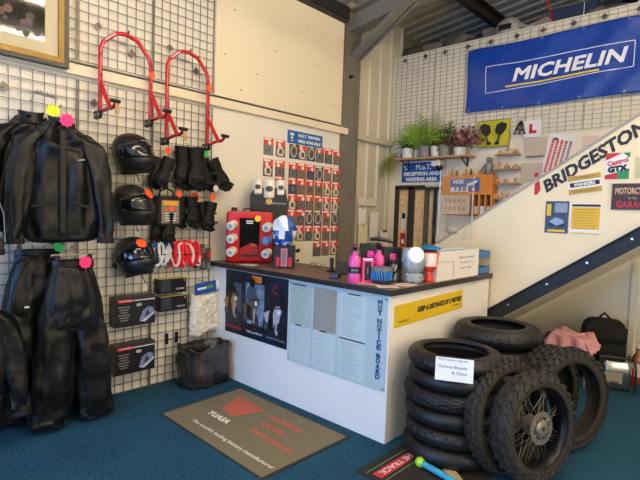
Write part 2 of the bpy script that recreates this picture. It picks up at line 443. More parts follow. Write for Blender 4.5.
flat(pic, 0.0, 0.02, W * .30, H * .62, PGREY, .0012, .0004)
flat(pic, -W * .33, 0.05, W * .22, H * .45, PMID, .0012, .0004)
def rider(mb, x, z, s, body, bike, helm, d, lean=0.0):
    """three-quarter front view of a rider on a motorcycle, flat printed shapes"""
    def P(l): return [(x + (u + lean * (v + .45)) * s, z + v * s) for u, v in l]
    disc(mb, x - (.17 - 0) * s, z - .22 * s, .12 * s, PDK, d, sx=.55); disc(mb, x - .17 * s, z - .22 * s, .085 * s, PMID, d + .0003, sx=.45)
    blob(mb, P([(-.20, -.16), (.02, -.26), (.10, -.14), (.12, .0), (.03, .06), (-.16, -.02), (-.24, -.06)]), bike, d + .0005)
    blob(mb, P([(-.12, -.02), (-.14, -.20), (-.06, -.28), (-.01, -.26), (-.04, -.04)]), PDK, d + .0008)
    disc(mb, x + .07 * s, z - .30 * s, .15 * s, PDK, d + .0010, sx=.50); disc(mb, x + .075 * s, z - .30 * s, .105 * s, PMID, d + .0012, sx=.42); disc(mb, x + .075 * s, z - .30 * s, .085 * s, PDK, d + .0014, sx=.40); disc(mb, x + .07 * s, z - .30 * s, .035 * s, bike, d + .0016, sx=.6)
    blob(mb, P([(.02, -.30), (.05, -.30), (.09, .02), (.05, .02)]), mat('poster_fork', '#a9b2ba', .4), d + .0018)
    blob(mb, P([(-.10, -.04), (.0, -.06), (.06, .08), (.04, .24), (-.06, .27), (-.14, .18)]), body, d + .0014)
    blob(mb, P([(.01, .22), (.07, .19), (.16, .06), (.13, .03), (.04, .11)]), body, d + .0018); blob(mb, P([(-.13, .20), (-.08, .22), (-.06, .08), (-.02, .05), (-.05, .02), (-.12, .06)]), body, d + .0018)
    blob(mb, P([(-.04, -.06), (.10, -.08), (.15, .02), (.09, .09), (.0, .07)]), bike, d + .0022)
    disc(mb, x + (.085 + lean * .45) * s, z + .0 * s, .035 * s, mat('poster_lamp', '#dfe8ee', .3), d + .0026, sx=.9)
    blob(mb, P([(-.06, .035), (.19, .06), (.19, .075), (-.06, .055)]), PDK, d + .0024)
    disc(mb, x + (-.01 + lean * .75) * s, z + .31 * s, .068 * s, helm, d + .0020, sz=1.15); disc(mb, x + (.015 + lean * .75) * s, z + .305 * s, .042 * s, PDK, d + .0024, sz=.6)
rider(pic, -W * .36, .035, .56, PDK, POR, mat('poster_helm', '#15171c', .4), .0016, -.05)
rider(pic, -W * .035, .03, .60, PMID, mat('poster_bronze', '#6a5238', .4), PDK, .0016, .0)
rider(pic, W * .30, .0, .60, mat('poster_dark_suit', '#1c1820', .4), mat('poster_white', '#b9b3b8', .4), mat('poster_red_shape', '#5e2632', .4), .0016, .05)
pic.build('picture', p, smooth=0)
b_ = MB(); flat(b_, 0.06 - .04, H * .5 - .05, .135, .055, mat('badge_amber', '#e0952a', .4), .0012, .001); b_.build('badge', p)
tx('PIRELLI', .04, RED2, p, (0.02, -.0035, H * .5 - .05), 'badge_lettering', width=.115, height=.03)
tx('DIABLO', .04, RED2, p, (-W * .34, -.003, -H * .40), 'red_lettering', width=W * .26, height=.022, bold=.002)
tx('TRIUMPH', .04, PAPER, p, (W * .0, -.003, -H * .40), 'white_lettering', width=W * .26, height=.018)
tx('KAWASAKI', .04, GREYT, p, (W * .335, -.003, -H * .40), 'green_lettering', width=W * .26, height=.018)

# acrylic notice board with papers
X0 = (1.121, 2.713, 1.033)[0]; X1 = 2.105; Z1 = 1.035; Z0 = (1.138, 2.713, 0.364)[2]
W, H = X1 - X0, Z1 - Z0
n_ = thing('notice_board', 'pale notice board of printed sheets with blue vertical lettering', 'notice board', ((X0 + X1) / 2, 2.711, (Z0 + Z1) / 2))
NB = mat('notice_backing', '#b9c9cb', 0.35, coat=.3); NP = mat('notice_paper', '#c6d2cf', .5); NP2 = mat('notice_paper_green', '#b4c2b5', .5, vary=.1, vscale=20); NP3 = mat('notice_paper_tan', '#a39b8c', .5, vary=.12, vscale=25)
flat(MB(), 0, 0, W, H, NB, 0, .004).build('backing', n_)
TB = mat('notice_blue', '#14507c', .5)
def sheet(cx, cz, w, h, m, lines, seed, lm=mat('faint_print', '#9aa6a6', .6), gap=None):
    r = random.Random(seed); mb = MB(); flat(mb, cx, cz, w, h, m, .0042, .0006)
    for i in range(lines):
        zz = cz + h * .42 - h * .86 * i / max(1, lines - 1)
        if gap and gap[0] < i < gap[1]: continue
        l = r.uniform(.35, .8) * w
        flat(mb, cx - w * .42 + l / 2, zz, l, h * .006 + .001, lm, .0049, .0003)
    return mb.build('printed_sheet', n_)
cw = W * .24
sheet(-W * .36, H * .22, cw, H * .50, NP2, 18, 1); sheet(-W * .36, -H * .26, cw, H * .42, NP, 9, 2)
sheet(-W * .09, H * .22, cw, H * .50, NP3, 20, 3); sheet(-W * .09, -H * .26, cw, H * .42, NP, 8, 4)
sheet(W * .19, H * .21, cw * 1.05, H * .50, NP, 22, 5); sheet(W * .19, -H * .26, cw * 1.05, H * .42, NP, 20, 6)
for (x, z, l) in ((-W * .38, -H * .03, .07), (-W * .10, -H * .03, .07), (W * .19, -H * .045, .24), (-W * .38, H * .46, .16), (W * .2, H * .46, .12)):
    flat(MB(), x, z, l, .010, TEXTD, .0052, .0004).build('heading_bar', n_)
zz = H * .43
for wd in ('MOT', 'NOTICE', 'BOARD'):
    for ch in wd:
        tx(ch, .052, TB, n_, (W * .435, -.0056, zz), 'blue_letter', bold=.003, height=.036, width=.040 if ch != 'I' else .010); zz -= H * .0555
    zz -= H * .032
for (x, z) in ((-.485, .47), (.485, .47), (-.485, -.47), (.485, -.47)): MB().cyl((x * W, -.004, z * H), (x * W, -.008, z * H), .006, TEXTD).build('screw', n_)

# yellow distance sign on the end panel (plane x = 2.12, faces +x)
d_ = thing('distance_sign', 'long yellow distance sign on the end of the counter', 'sign', (2.1205, 3.275, 0.898), LEFT)
YS = mat('sign_yellow', '#e0bd1c', .45)
MB().box((0, -.0015, 0), (1.02, .003, .158), YS, rot=(0, R(-1), 0)).build('plate', d_)
tx('KEEP A DISTANCE OF 2 METRES', .05, TEXTD, d_, (.135, -.0036, .012), width=.70, height=.042, shear=.25, bold=.003, ry=-1)
tx('MICHELIN', .02, mat('sign_blue', '#1b2f5c', .5), d_, (-.39, -.0036, -.052), 'logo_lettering', width=.14, height=.016, ry=-1)
tx('THANK YOU', .02, TEXTD, d_, (.40, -.0036, -.030), 'small_lettering', width=.13, height=.012, ry=-1)

# ---------------------------------------------------------------- mats on the floor
MATC = mat('mat_olive', '#7a7057', .95, vary=.12, vscale=30, bump=.2, bscale=200)
MATE = mat('mat_border', '#2e2c26', .9)
ym = thing('door_mat', 'olive brown printed mat lying on the carpet before the counter', 'mat', (1.25, 2.215, 0))
pts = [Vector(q) for q in ((0.63, 1.836, 0), (1.879, 1.808, 0), (1.894, 2.61, 0), (0.607, 2.624, 0))]
def inset(ps, k): c = sum(ps, Vector()) / len(ps); return [c + (q - c) * k for q in ps]
o0 = Vector((1.25, 2.215, 0))
MB().prism([((q - o0).x, (q - o0).y) for q in pts], 0.0, .006, MATE, 'xy').build('border', ym, smooth=0)
MB().prism([((q - o0).x, (q - o0).y) for q in inset(pts, .965)], 0.006, .0075, MATC, 'xy').build('pile', ym, smooth=0)
MPK = mat('mat_pink', '#d0604c', .9, vary=.15, vscale=40); MWH = mat('mat_white', '#e8e2d0', .9)
def ontop(a): return tuple(Vector(a) - o0 + Vector((0, 0, .0085)))
tx('YUASA', .1, MWH, ym, ontop((0.995, 2.125, 0)), 'logo_lettering', rx=0, width=.27, height=.062, bold=.004, rz=-1)
tx("The world's leading battery manufacturer", .05, MWH, ym, (ontop((1.369, 1.944, 0))), 'tagline_lettering', rx=0, width=.93, height=.045, rz=-1)
for i, s in enumerate(('Reliability', 'Quality', 'Performance')):
    tx(s, .088, MPK, ym, tuple(Vector(ontop(((1.265, 2.416, 0), (1.293, 2.293, 0), (1.319, 2.176, 0))[i]))), 'slogan_lettering', rx=0, align='LEFT', rz=-1, bold=.001)
fan = MB(); a, b, c, d = [Vector(ontop(q)) for q in ((0.773, 2.497, -0), (1.155, 2.46, 0), (1.057, 2.192, 0), (0.874, 2.239, 0))]
for k in range(7):
    t0 = k / 7; t1 = (k + .72) / 7
    q = [d.lerp(c, t0), d.lerp(c, t1), a.lerp(b, t1), a.lerp(b, t0)]
    fan.prism([(v.x, v.y) for v in q], .0078, .0085, MPK, 'xy')
q = [d.lerp(a, .35), c.lerp(b, .35), c.lerp(b, .5), d.lerp(a, .5)]
fan.prism([(v.x, v.y) for v in q], .0078, .0087, MPK, 'xy')
fan.build('logo', ym, smooth=0)
tm = thing('door_mat', 'black mat with red lettered strip under the tyre stack', 'mat', (2.4, 2.6, 0))
o0 = Vector((2.4, 2.6, 0))
a = Vector((2.204, 2.29, -0)); b = Vector((2.212, 2.819, 0)); e = (b - a).normalized(); nrm = Vector((e.y, -e.x, 0)); b = a + e * .95; 
BM = mat('mat_black_rubber', '#26241f', .9, vary=.2, vscale=30, bump=.2, bscale=150)
q = [a, b, b + nrm * .62, a + nrm * .62]
MB().prism([((v - o0).x, (v - o0).y) for v in q], 0, .006, BM, 'xy').build('rubber_sheet', tm, smooth=0)
def rect(mb, s0, s1, t0, t1, m, z0, z1):
    q = [a + e * s0 + nrm * t0, a + e * s1 + nrm * t0, a + e * s1 + nrm * t1, a + e * s0 + nrm * t1]
    return mb.prism([((v - o0).x, (v - o0).y) for v in q], z0, z1, m, 'xy')
rs = MB(); rect(rs, .05, .62, .09, .16, mat('strip_red', '#c8353c', .7), .006, .0068); rs.build('red_strip', tm, smooth=0)
gs = MB(); rect(gs, .03, .66, .055, .062, mat('strip_green', '#6a8a58', .7), .006, .0068); rect(gs, .03, .66, .185, .192, mat('strip_green', '#6a8a58', .7), .006, .0068); gs.build('green_line', tm, smooth=0)
cpos = a + e * .34 + nrm * .125 - o0
tx('TO THE TRACK', .06, PAPER, tm, (cpos.x, cpos.y, .0074), 'strip_lettering', rx=0, rz=math.degrees(math.atan2(e.y, e.x)) + 180, width=.50, height=.042)

# ---------------------------------------------------------------- tyres
RUB = mat('tyre_rubber', '#131212', .5, vary=.25, vscale=12, bump=.08, bscale=60)
RUBD = mat('tyre_rubber_dusty', '#2c2822', .75, vary=.3, vscale=15, bump=.1, bscale=80)
RIMB = mat('rim_black', '#15171a', .3, metal=.4)
HUBM = mat('hub_grey', '#a09a90', .4, metal=.7, vary=.2, vscale=20)
def tyre_profile(Ro, w, n=26, hole=.68):
    """closed section: outer tread round crown, sidewalls, bead, inner face"""
    Ri = Ro * hole; pts = []
    for i in range(n + 1):
        t = PI * i / n
        r = Ri + .012 + (Ro - Ri - .012) * (max(0, sin(t)) ** .62); z = -cos(t) * w / 2 * (1 if True else 1)
        pts.append((r, z))
    ins = []
    for i in range(9):
        t = PI * (1 - i / 8)
        ins.append((Ri + (Ro - Ri - .025) * (max(0, sin(t)) ** .6) + .0, -cos(t) * (w / 2 - .018)))
    pts.append((Ri, w / 2 - .004)); pts.append((Ri - .002, w / 2 - .014))
    return pts + ins[1:-1] + [(Ri - .002, -w / 2 + .014), (Ri, -w / 2 + .004)]
def tread(kind):
    def fn(a, z, r):  # depth of groove
        if kind == 0: ph = a * 26 / (2 * PI) + abs(z) * 9; return -.007 if (ph % 1) < .10 and abs(z) > .1 else 0
        if kind == 1: ph = a * 18 / (2 * PI) + z * 2.4; return -.008 if (ph % 1) < .12 else (-.007 if ((-a * 18 / (2 * PI) + z * 2.4) % 1) < .12 and abs(z) < .6 else 0)
        if kind == 2: ph = a * 30 / (2 * PI) + abs(z) * 2; return -.006 if (ph % 1) < .12 and .25 < abs(z) < .9 else 0
        return 0
    return fn
def ring_tyre(mb, Ro, w, m, kind=0, seg=280, rm=None, o=(0, 0, 0), hole=.69):
    pr = tyre_profile(Ro, w, hole=hole); fn = tread(kind); rings = []; 
    for i, (r, z) in enumerate(pr):
        ring = []
        for k in range(seg):
            a = 2 * PI * k / seg; zz = 2 * z / w
            dr = fn(a, zz, r) if i <= 26 and r > Ro * .86 else 0
            p = Vector(((r + dr) * cos(a), (r + dr) * sin(a), z))
            if rm is not None: p = rm @ p
            ring.append(p + Vector(o))
        rings.append(ring)
    return mb.loft(rings, m, False, True)
sx, sy = 2.49, 2.96
lab = ['road tyre lying flat at the bottom of the six-tyre stack', 'second tyre up from the floor in the front stack', 'third tyre up from the floor in the front stack', 'zigzag-treaded tyre third from the top of the front stack', 'tyre directly under the top one of the front stack', 'top tyre of the front stack, handwritten card taped on']
zt = .0085
for i in range(6):
    w = (.13, .115, .118, .122, .11, .11)[i]; Ro = (.322, .312, .318, .318, .306, .312)[i]
    t = thing('motorcycle_tyre', lab[i], 'tyre', (sx + (0, .008, -.006, -.012, .008, 0)[i], sy + (0, -.004, .006, 0, -.006, 0)[i], zt + w / 2), 0, 'tyres in the front stack')
    ring_tyre(MB(), Ro, w, RUB, (2, 0, 3, 1, 3, 0)[i]).build('tyre_carcass', t, smooth=40)
    zt += w + .0005
cardz = zt - .085
cv = Vector((2.569, 2.811, 0.62)) if False else None
ang = math.atan2(-2.96, 3.955 - 2.49) ; 
cdir = Vector((cos(ang), sin(ang), 0)); cpt = Vector((sx, sy, 0)) + cdir * .322
hc = thing('handwritten_card', 'white handwritten card propped against the top stacked tyre', 'card', (cpt.x, cpt.y, .668), 0, rot=(R(-10), 0, ang + PI / 2))
MB().box((0, 0, 0), (.225, .0015, .14), mat('card_white', '#e8ecf2', .6)).build('card', hc)
INK = mat('biro_ink', '#4a5264', .6)
tx('Part worn tyres', .03, INK, hc, (-.01, -.0015, .055), 'handwriting', width=.17, height=.018)
tx('Various Brands', .03, INK, hc, (-.01, -.0015, .015), 'handwriting', width=.17, height=.018)
tx('& Sizes', .03, INK, hc, (.03, -.0015, -.018), 'handwriting', width=.09, height=.018)
# rear stack
zt = 0.001; lab2 = ['tyre on the floor at the bottom of the rear stack', 'tyre second from the floor in the rear stack', 'tyre in the middle of the rear stack', 'tyre just below the top one of the rear stack', 'wide road tyre on top of the rear stack, nearest the stairs']
for i in range(5):
    w = (.155, .155, .155, .155, .15)[i]; Ro = (.32, .315, .32, .315, .328)[i]
    t = thing('motorcycle_tyre', lab2[i], 'tyre', (2.47, 3.70, zt + w / 2), R(11 * i), 'tyres in the rear stack')
    ring_tyre(MB(), Ro, w, RUB, (3, 3, 0, 3, 0)[i], hole=.63).build('tyre_carcass', t, smooth=40); zt += w + .0005
# knobbly tyres and wheels standing on edge
def knobbly(mb, Ro, w, m, rm, rows=5, n=34, seed=1, hole=.72, big=1.0, style=0):
    ring_tyre(mb, Ro - .014, w, m, 3, 72, rm, hole=hole)
    for j in range(rows):
        zz = (j - (rows - 1) / 2) / ((rows - 1) / 2)
        ang = zz * R(62); off = .5 * (j % 2)
        for k in range(n):
            a = 2 * PI * (k + off) / n
            Ri = (Ro - .014) * hole
            rr = (Ro - .014 - w * .42) + w * .42 * cos(ang) + .004; zl = w * .5 * sin(ang) * 1.0
            # local frame : radial, tangential, axial tilted by ang
            er = Vector((cos(a), sin(a), 0)); et = Vector((-sin(a), cos(a), 0)); ez = Vector((0, 0, 1))
            nrm = er * cos(ang) + ez * sin(ang); ax = ez * cos(ang) - er * sin(ang)
            L = 2 * PI * Ro / n * (.66 if j % 2 else .74) * big; Wd = w / rows * .92
            tw = R(18 if style == 0 else 30) * (1 if zz > 0 else -1 if zz < 0 else 0)
            e1 = et * cos(tw) + ax * sin(tw); e2 = ax * cos(tw) - et * sin(tw)
            M3 = Matrix((e1, e2, nrm)).transposed()
            if rm is not None: M3 = rm @ M3
            p = er * rr + ez * zl
            if rm is not None: p = rm @ p
            mb.box(p, (L, Wd, .022), m, M3, taper=.82)
    return mb
def wheel_matrix(nx, ny, nz=0.0):
    """columns: x,y in the wheel plane, z = axle"""
    z = Vector((nx, ny, nz)).normalized(); x = Vector((0, 0, 1)) - z * z.z; x.normalize(); y = z.cross(x)
    return Matrix((x, y, z)).transposed()
def spoked(t, Ro, w, rm, hole, disc_side=1):
    Rr = (Ro - .014) * hole
    r1 = MB(); r1.lathe([(Rr + .006, -w * .36), (Rr + .004, -w * .30), (Rr - .012, -w * .22), (Rr - .020, 0), (Rr - .012, w * .22), (Rr + .004, w * .30), (Rr + .006, w * .36), (Rr - .004, w * .38), (Rr - .022, w * .24), (Rr - .030, 0), (Rr - .022, -w * .24), (Rr - .004, -w * .38), (Rr + .006, -w * .36)], RIMB, 60, rm=rm)
    r1.build('rim', t, smooth=50)
    rm0 = rm; rm = rm0 @ Matrix.Scale(1.12, 3)
    h = MB(); h.lathe([(.012, -.06), (.03, -.06), (.034, -.05), (.034, -.035), (.055, -.033), (.055, -.025), (.03, -.02), (.028, .02), (.055, .025), (.058, .036), (.045, .04), (.045, .055), (.03, .062), (.012, .062), (.012, -.06)], HUBM, 28, rm=rm)
    h.build('hub', t, smooth=40)
    d = MB(); d.lathe([(.062, .044), (.088, .044), (.088, .049), (.062, .049), (.062, .044)], HUBM, 48, rm=rm, fn=lambda a, i: (.004 * (1 if int(a * 48 / (2 * PI) + .5) % 2 else -1)) if i in (1, 2) else 0)
    for k in range(6):
        a = k * PI / 3; d.cyl(rm @ Vector((.050 * cos(a), .050 * sin(a), .046)), rm @ Vector((.072 * cos(a + .15), .072 * sin(a + .15), .047)), .006, HUBM, 6)
        d.cyl(rm @ Vector((.05 * cos(a + .5), .05 * sin(a + .5), .046)), rm @ Vector((.05 * cos(a + .5), .05 * sin(a + .5), .064)), .005, SILVER, 6)
    d.build('sprocket', t, smooth=30)
    rm = rm0
    for k in range(32):
        s = 1 if k % 2 else -1; a = 2 * PI * k / 32; b = a + (.55 if (k // 2) % 2 else -.55)
        MB().cyl(rm @ Vector((.055 * cos(a), .055 * sin(a), s * .030)), rm @ Vector(((Rr - .024) * cos(b), (Rr - .024) * sin(b), s * .006)), .0015, HUBM, 5).build('spoke', t)
# two complete wheels leaning on the front stack, two bare tyres behind them
W2 = thing('spoked_wheel', 'front leaning spoked wheel with chunky knobbly tyre and sprocket', 'wheel', (3.0, 3.025, .332), 0)
rm = wheel_matrix(.93, -.34, .10)
knobbly(MB(), .336, .14, RUBD, rm, 5, 26, 1, .77, 1.0, 1).build('tyre', W2, smooth=30)
spoked(W2, .336, .14, rm, .77)
W1 = thing('spoked_wheel', 'spoked wheel with narrower knobbly tyre squeezed against the tyre stack', 'wheel', (2.84, 3.01, .35), 0)
rm = wheel_matrix(.95, -.28, .12)
knobbly(MB(), .357, .10, RUBD, rm, 5, 36, 2, .80).build('tyre', W1, smooth=30)
spoked(W1, .357, .10, rm, .80)
T3 = thing('knobbly_tyre', 'bare motocross tyre standing upright furthest right, hole facing the shop', 'tyre', (3.03, 3.60, .358), 0)
rm = wheel_matrix(.9, -.43, .08)
knobbly(MB(), .36, .125, RUBD, rm, 5, 34, 3, .745).build('tyre_carcass', T3, smooth=30)
T4 = thing('knobbly_tyre', 'bare knobbly tyre standing behind, between the others and the pink cloth', 'tyre', (2.865, 3.72, .335), 0)
rm = wheel_matrix(.97, -.25, .10)
knobbly(MB(), .34, .125, RUBD, rm, 5, 30, 4, .76).build('tyre_carcass', T4, smooth=30)

# ---------------------------------------------------------------- things on the counter
TOP = 1.0885
def oc(x, y): return (x, y, TOP)
# red jerry can with a display opening and six aerosol cans pushed through its sides
j = thing('jerry_can', 'red jerry can display on the counter with six cans stuck through it', 'jerry can', oc(.30, 2.935), R(52))
jm = MB(); sec = []
def rrect(w, d, r, z, n=5):
    o = []
    for (sx_, sy_, a0) in ((1, 1, 0), (-1, 1, 90), (-1, -1, 180), (1, -1, 270)):
        for k in range(n + 1):
            a = R(a0 + 90 * k / n); o.append(Vector((sx_ * (w / 2 - r) + r * cos(a), sy_ * (d / 2 - r) + r * sin(a), z)))
    return o
for (w, d, z) in ((.40, .10, 0), (.435, .14, .012), (.44, .16, .03), (.44, .165, .24), (.44, .16, .46), (.43, .15, .485), (.40, .11, .497)):
    jm.loft([rrect(w, d, .03, z)], RED, False) if False else sec.append(rrect(w, d, min(.03, d * .4), z))
jm.loft(sec, RED); jm.build('can_body', j, smooth=45)
MB().box((0, -.083, .24), (.19, .004, .39), mat('opening_black', '#050404', .5, spec=.1), None).build('opening', j)
MB().box((0, -.0860, .245), (.215, .003, .405), RED).box((0, 0, 0), (.001, .001, .001), RED) if False else None
fr = MB()
for (x, z, w, h) in ((-.102, .24, .012, .41), (.102, .24, .012, .41), (0, .045, .21, .012), (0, .438, .21, .012)): fr.box((x, -.087, z), (w, .008, h), RED)
fr.build('opening_rim', j)
b_ = MB(); b_.prism([(-.088, .055), (.088, .055), (.088, .17), (.02, .20), (-.088, .14)], -.0885, -.0855, mat('dark_red_cushion', '#a01018', .35)); b_.build('red_padding', j)
MB().box((0, -.089, .075), (.15, .006, .018), BLACK).build('slot', j)
[MB().box((.0, -.0875, q), (.07 - .01 * i_, .001, .010), PAPER).build('white_print', j) for i_, q in enumerate((.405, .385))]; tx('DANIELS', .03, PAPER, j, (0, -.0875, .375), 'white_lettering', width=.09) if False else None
MB().box((.045, -.090, .175), (.045, .003, .016), mat('brass', '#b58a3c', .3, metal=.8)).build('brass_plate', j)
h = MB()
for x in (-.05, 0, .05): h.tube([(x * 1.2, 0, .49), (x * 1.2, 0, .515), (x * 1.2 + .04, 0, .525), (x * 1.2 + .09, 0, .515)], .008, BLACK, 6)
h.build('carry_handle', j); MB().cyl((-.15, 0, .49), (-.15, 0, .53), .03, BLACK, 14).build('filler_cap', j)
MB().cyl((.075, -.09, .43), (.075, -.096, .43), .030, mat('sticker_yellow', '#ffc81e', .5), 20).build('round_sticker', j)
for i, (x, z) in enumerate(((-.165, .11), (-.165, .235), (-.165, .36), (.165, .10), (.165, .225), (.165, .35))):
    c = MB(); m2 = mat('can_blue', '#5a86c8', .3) if i == 4 else mat('can_cream', '#e8dfcf', .35)
    dz = Vector((-.42, -1, -.22)).normalized(); a = Vector((x + .02, -.06, z + .012)); e_ = a + dz * .085
    c.tube([a, e_], [.040, .040], m2, 20); o = c.build('aerosol_can', j)
    MB().tube([e_, e_ + dz * .004, e_ + dz * .006], [.041, .041, .034], m2, 20).build('rim', o)
    MB().tube([e_ + dz * .004, e_ + dz * .010], [.020, .018], mat('can_grey', '#93a3a3', .4), 16).build('base_disc', o)
# tall display stand with three drink-can shaped tins
s = thing('display_stand', 'black cardboard stand behind the jerry can holding three white tins', 'display stand', oc(.25, 3.215), R(50))
d = MB(); d.prism([(-.19, 0), (.19, 0), (.19, .60), (.16, .74), (-.14, .74), (-.19, .66)], -.06, .06, mat('card_black', '#1d1f1d', .5)); d.build('stand_body', s)
tx('BELL AND ROSS', .02, mat('gold_print', '#c8a850', .4), s, (.08, -.062, .58), 'gold_lettering', width=.14) if False else None
em = MB(); em.sphere((0, -.064, .60), .034, mat('gold_print', '#c8a850', .4), scale=(1, .2, 1)); em.build('emblem', s)
tx('MOTORCYCLE CLUB', .02, PAPER, s, (.10, -.062, .585), 'white_lettering', width=.14, height=.014)
for (x, z, r, hh) in ((-.112, .69, .050, .15), (0.0, .655, .062, .185), (.116, .69, .048, .15)):
    c = MB(); c.lathe([(.001, 0), (r * .8, 0), (r, .012), (r, hh - .015), (r * .85, hh), (.001, hh)], mat('tin_cream', '#e6dcc8', .35), 20, o=(x, -.03, z - .02)); o = c.build('tin', s)
    MB().sphere((x, -.03 - r, z - .02 + hh * .5), r * .60, mat('tin_badge_brown', '#4a423c', .5), scale=(1, .12, .8)).build('tin_badge', o)
# blue and white ball of wrapped sweets on a black and red box
bx = thing('product_box', 'small black and red product box beside the red jerry can', 'box', oc(.81, 2.935), R(42))
MB().box((0, 0, .10), (.185, .13, .20), mat('box_black', '#1a1214', .4)).build('carton', bx)
MB().box((0, -.0665, .10), (.06, .003, .16), mat('box_pink', '#d86a78', .4)).build('window_panel', bx); MB().box((0, -.069, .10), (.036, .003, .13), mat('box_grey', '#77757c', .4)).build('bottle_picture', bx)
for sx_ in (-1, 1): MB().box((.055 * sx_, -.066, .06), (.03, .002, .08), RED2).build('red_panel', bx)
gb = thing('gift_bag', 'blue and white shiny wrapped ball on top of the small black box', 'wrapped ball', (.80, 2.93, TOP + .201), R(42)); gb.scale = (1.0, 1.0, 1.3)
def foil(n):
    m = MB(); r = random.Random(3)
    BF = mat('foil_blue', '#174a9c', .25, coat=.5); WF = mat('foil_white', '#dfe6ee', .3)
    N, K = 16, 22; rings = []
    for i in range(N + 1):
        t = PI * i / N; z = .105 - .105 * cos(t)
        if i < 4: rad = .045 + .012 * i
        else: rad = .10 * sin(t) + .004
        rings.append([(rad * (1 + .12 * sin(5 * k * 2 * PI / K + i)) * cos(2 * PI * k / K), rad * (1 + .12 * sin(5 * k * 2 * PI / K + i)) * sin(2 * PI * k / K) * .8, z) for k in range(K)])
    k0 = len(m.v); m.mi(BF); m.mi(WF); m.loft(rings, BF)
    for q in range(len(m.m)):
        i, k = divmod(q, K)
        if (8 <= i <= 14 and 11 <= k <= 17) or (i < 3 and k % 4 < 2) or (4 < i < 8 and k % 5 < 2): m.m[q] = 1
    return m
foil(0).build('foil_wrap', gb, smooth=30)
# card reader, black tablet, pen
cr = thing('card_reader', 'small black card reader lying on the counter left of the pink bottle', 'card reader', oc(1.52, 2.82), R(25))
MB().prism([(-.045, 0), (.045, 0), (.045, .018), (-.045, .04)], -.035, .035, BLACK, 'yz').build('body', cr, bevel=.004)
tb = thing('tablet_stand', 'black tablet screen leaning behind the card reader on the counter', 'tablet', oc(1.44, 3.07), R(45))
MB().box((0, 0, .055), (.19, .014, .11), BLACK, rot=(R(-14), 0, 0)).build('screen', tb, bevel=.003); MB().box((0, .04, .03), (.06, .07, .006), BLACK, rot=(R(40), 0, 0)).build('prop', tb)
ph = thing('desk_telephone', 'black telephone handset upright beside the tablet on the counter', 'telephone', oc(1.25, 3.08), R(45))
MB().tube([(0, 0, 0), (0, .0, .05), (0, 0, .11), (0, 0, .125)], [.022, .016, .020, .012], BLACK, 10, flat=.6).build('handset', ph); MB().box((0, .0, .008), (.08, .06, .016), BLACK).build('base', ph)
gl = thing('spectacles', 'pair of thin black glasses folded on the counter by the wall', 'glasses', oc(.95, 3.20), R(20))
g = MB()
for sx_ in (-1, 1): g.tube([(sx_ * .03 + .026 * cos(a * PI / 6), 0, .024 + .022 * sin(a * PI / 6)) for a in range(12)], .002, BLACK, 5, closed=True)
g.tube([(-.006, 0, .03), (0, 0, .034), (.006, 0, .03)], .002, BLACK, 5); g.build('rims', gl)
for sx_ in (-1, 1): MB().tube([(sx_ * .056, 0, .03), (sx_ * .05, .10, .025), (sx_ * .048, .12, .01)], .002, BLACK, 5).build('arm', gl)
# pink cleaning bottles and carton
MUC = mat('neon_pink_plastic', '#f850ac', .25, coat=.4, trans=0.15); MUD = mat('bottle_label_black', '#221a24', .4)
def muc(label, x, y, rz, s=1.0):
    t = thing('spray_bottle', label, 'bottle', oc(x, y), R(rz), 'pink spray bottles on the counter')
    MB().lathe([(.001, 0), (.040, 0), (.047, .010), (.047, .07), (.040, .095), (.044, .12), (.046, .16), (.038, .19), (.020, .212), (.016, .23), (.016, .242), (.001, .242)], MUC, 26).build('bottle', t)
    MB().lathe([(.0475, .072), (.0475, .074), (.0412, .095), (.0448, .12), (.0448, .121), (.0405, .121), (.0405, .07), (.0475, .072)], MUD, 26).build('label', t)
    tx('MUC-OFF', .02, PAPER, t, (0, -.0480, .098), 'label_lettering', width=.05)
    h = MB(); h.cyl((0, 0, .238), (0, 0, .256), .017, MATTE, 12); h.build('collar', t)
    h = MB(); h.box((0, -.008, .272), (.024, .062, .028), MATTE); h.box((0, -.030, .250), (.008, .010, .035), MATTE, rot=(R(-25), 0, 0)); h.cyl((0, -.038, .275), (0, -.048, .275), .008, MUC, 8); h.build('trigger_head', t, bevel=.003)
muc('pink spray bottle with black trigger, nearer the card reader', 1.765, 2.75, 40)
muc('pink spray bottle behind the pink carton', 1.80, 3.00, 70)
c = thing('pink_carton', 'bright pink upright carton with black lettering between the pink bottles', 'carton', oc(1.80, 2.86), R(48))
MB().box((0, 0, .09), (.082, .05, .18), mat('carton_pink', '#f04aa0', .4)).build('carton', c, bevel=.002); MB().box((0, -.0255, .085), (.05, .001, .14), MUD).build('dark_panel', c)
tx('MUC-OFF', .03, PAPER, c, (0, -.0265, .085), 'lettering', ry=-90, width=.04) ; MB().box((0, -.0255, .172), (.07, .001, .012), PAPER).build('white_band', c)
for i, (x, y, hh) in enumerate(((1.62, 3.12, .27), (1.77, 3.22, .25))):
    t = thing('black_box', ('black open-topped display box behind the first pink bottle', 'black open-topped display box behind the second pink bottle')[i], 'box', oc(x, y), R(48), 'black display boxes on the counter')
    MB().box((0, 0, hh / 2), (.15, .09, hh), mat('box_navy', '#15151b', .45)).build('carton', t); MB().box((0, -.046, hh * .7), (.05, .002, .05), MUC).build('pink_mark', t)
hs = thing('phone_headset', 'black handset lying across the tops of the black display boxes', 'handset', (1.70, 3.16, TOP + .2715), R(48))
MB().tube([(-.09, 0, .035), (-.03, 0, .042), (.05, 0, .03), (.10, 0, .012)], [.014, .018, .016, .010], BLACK, 8).build('handset', hs)
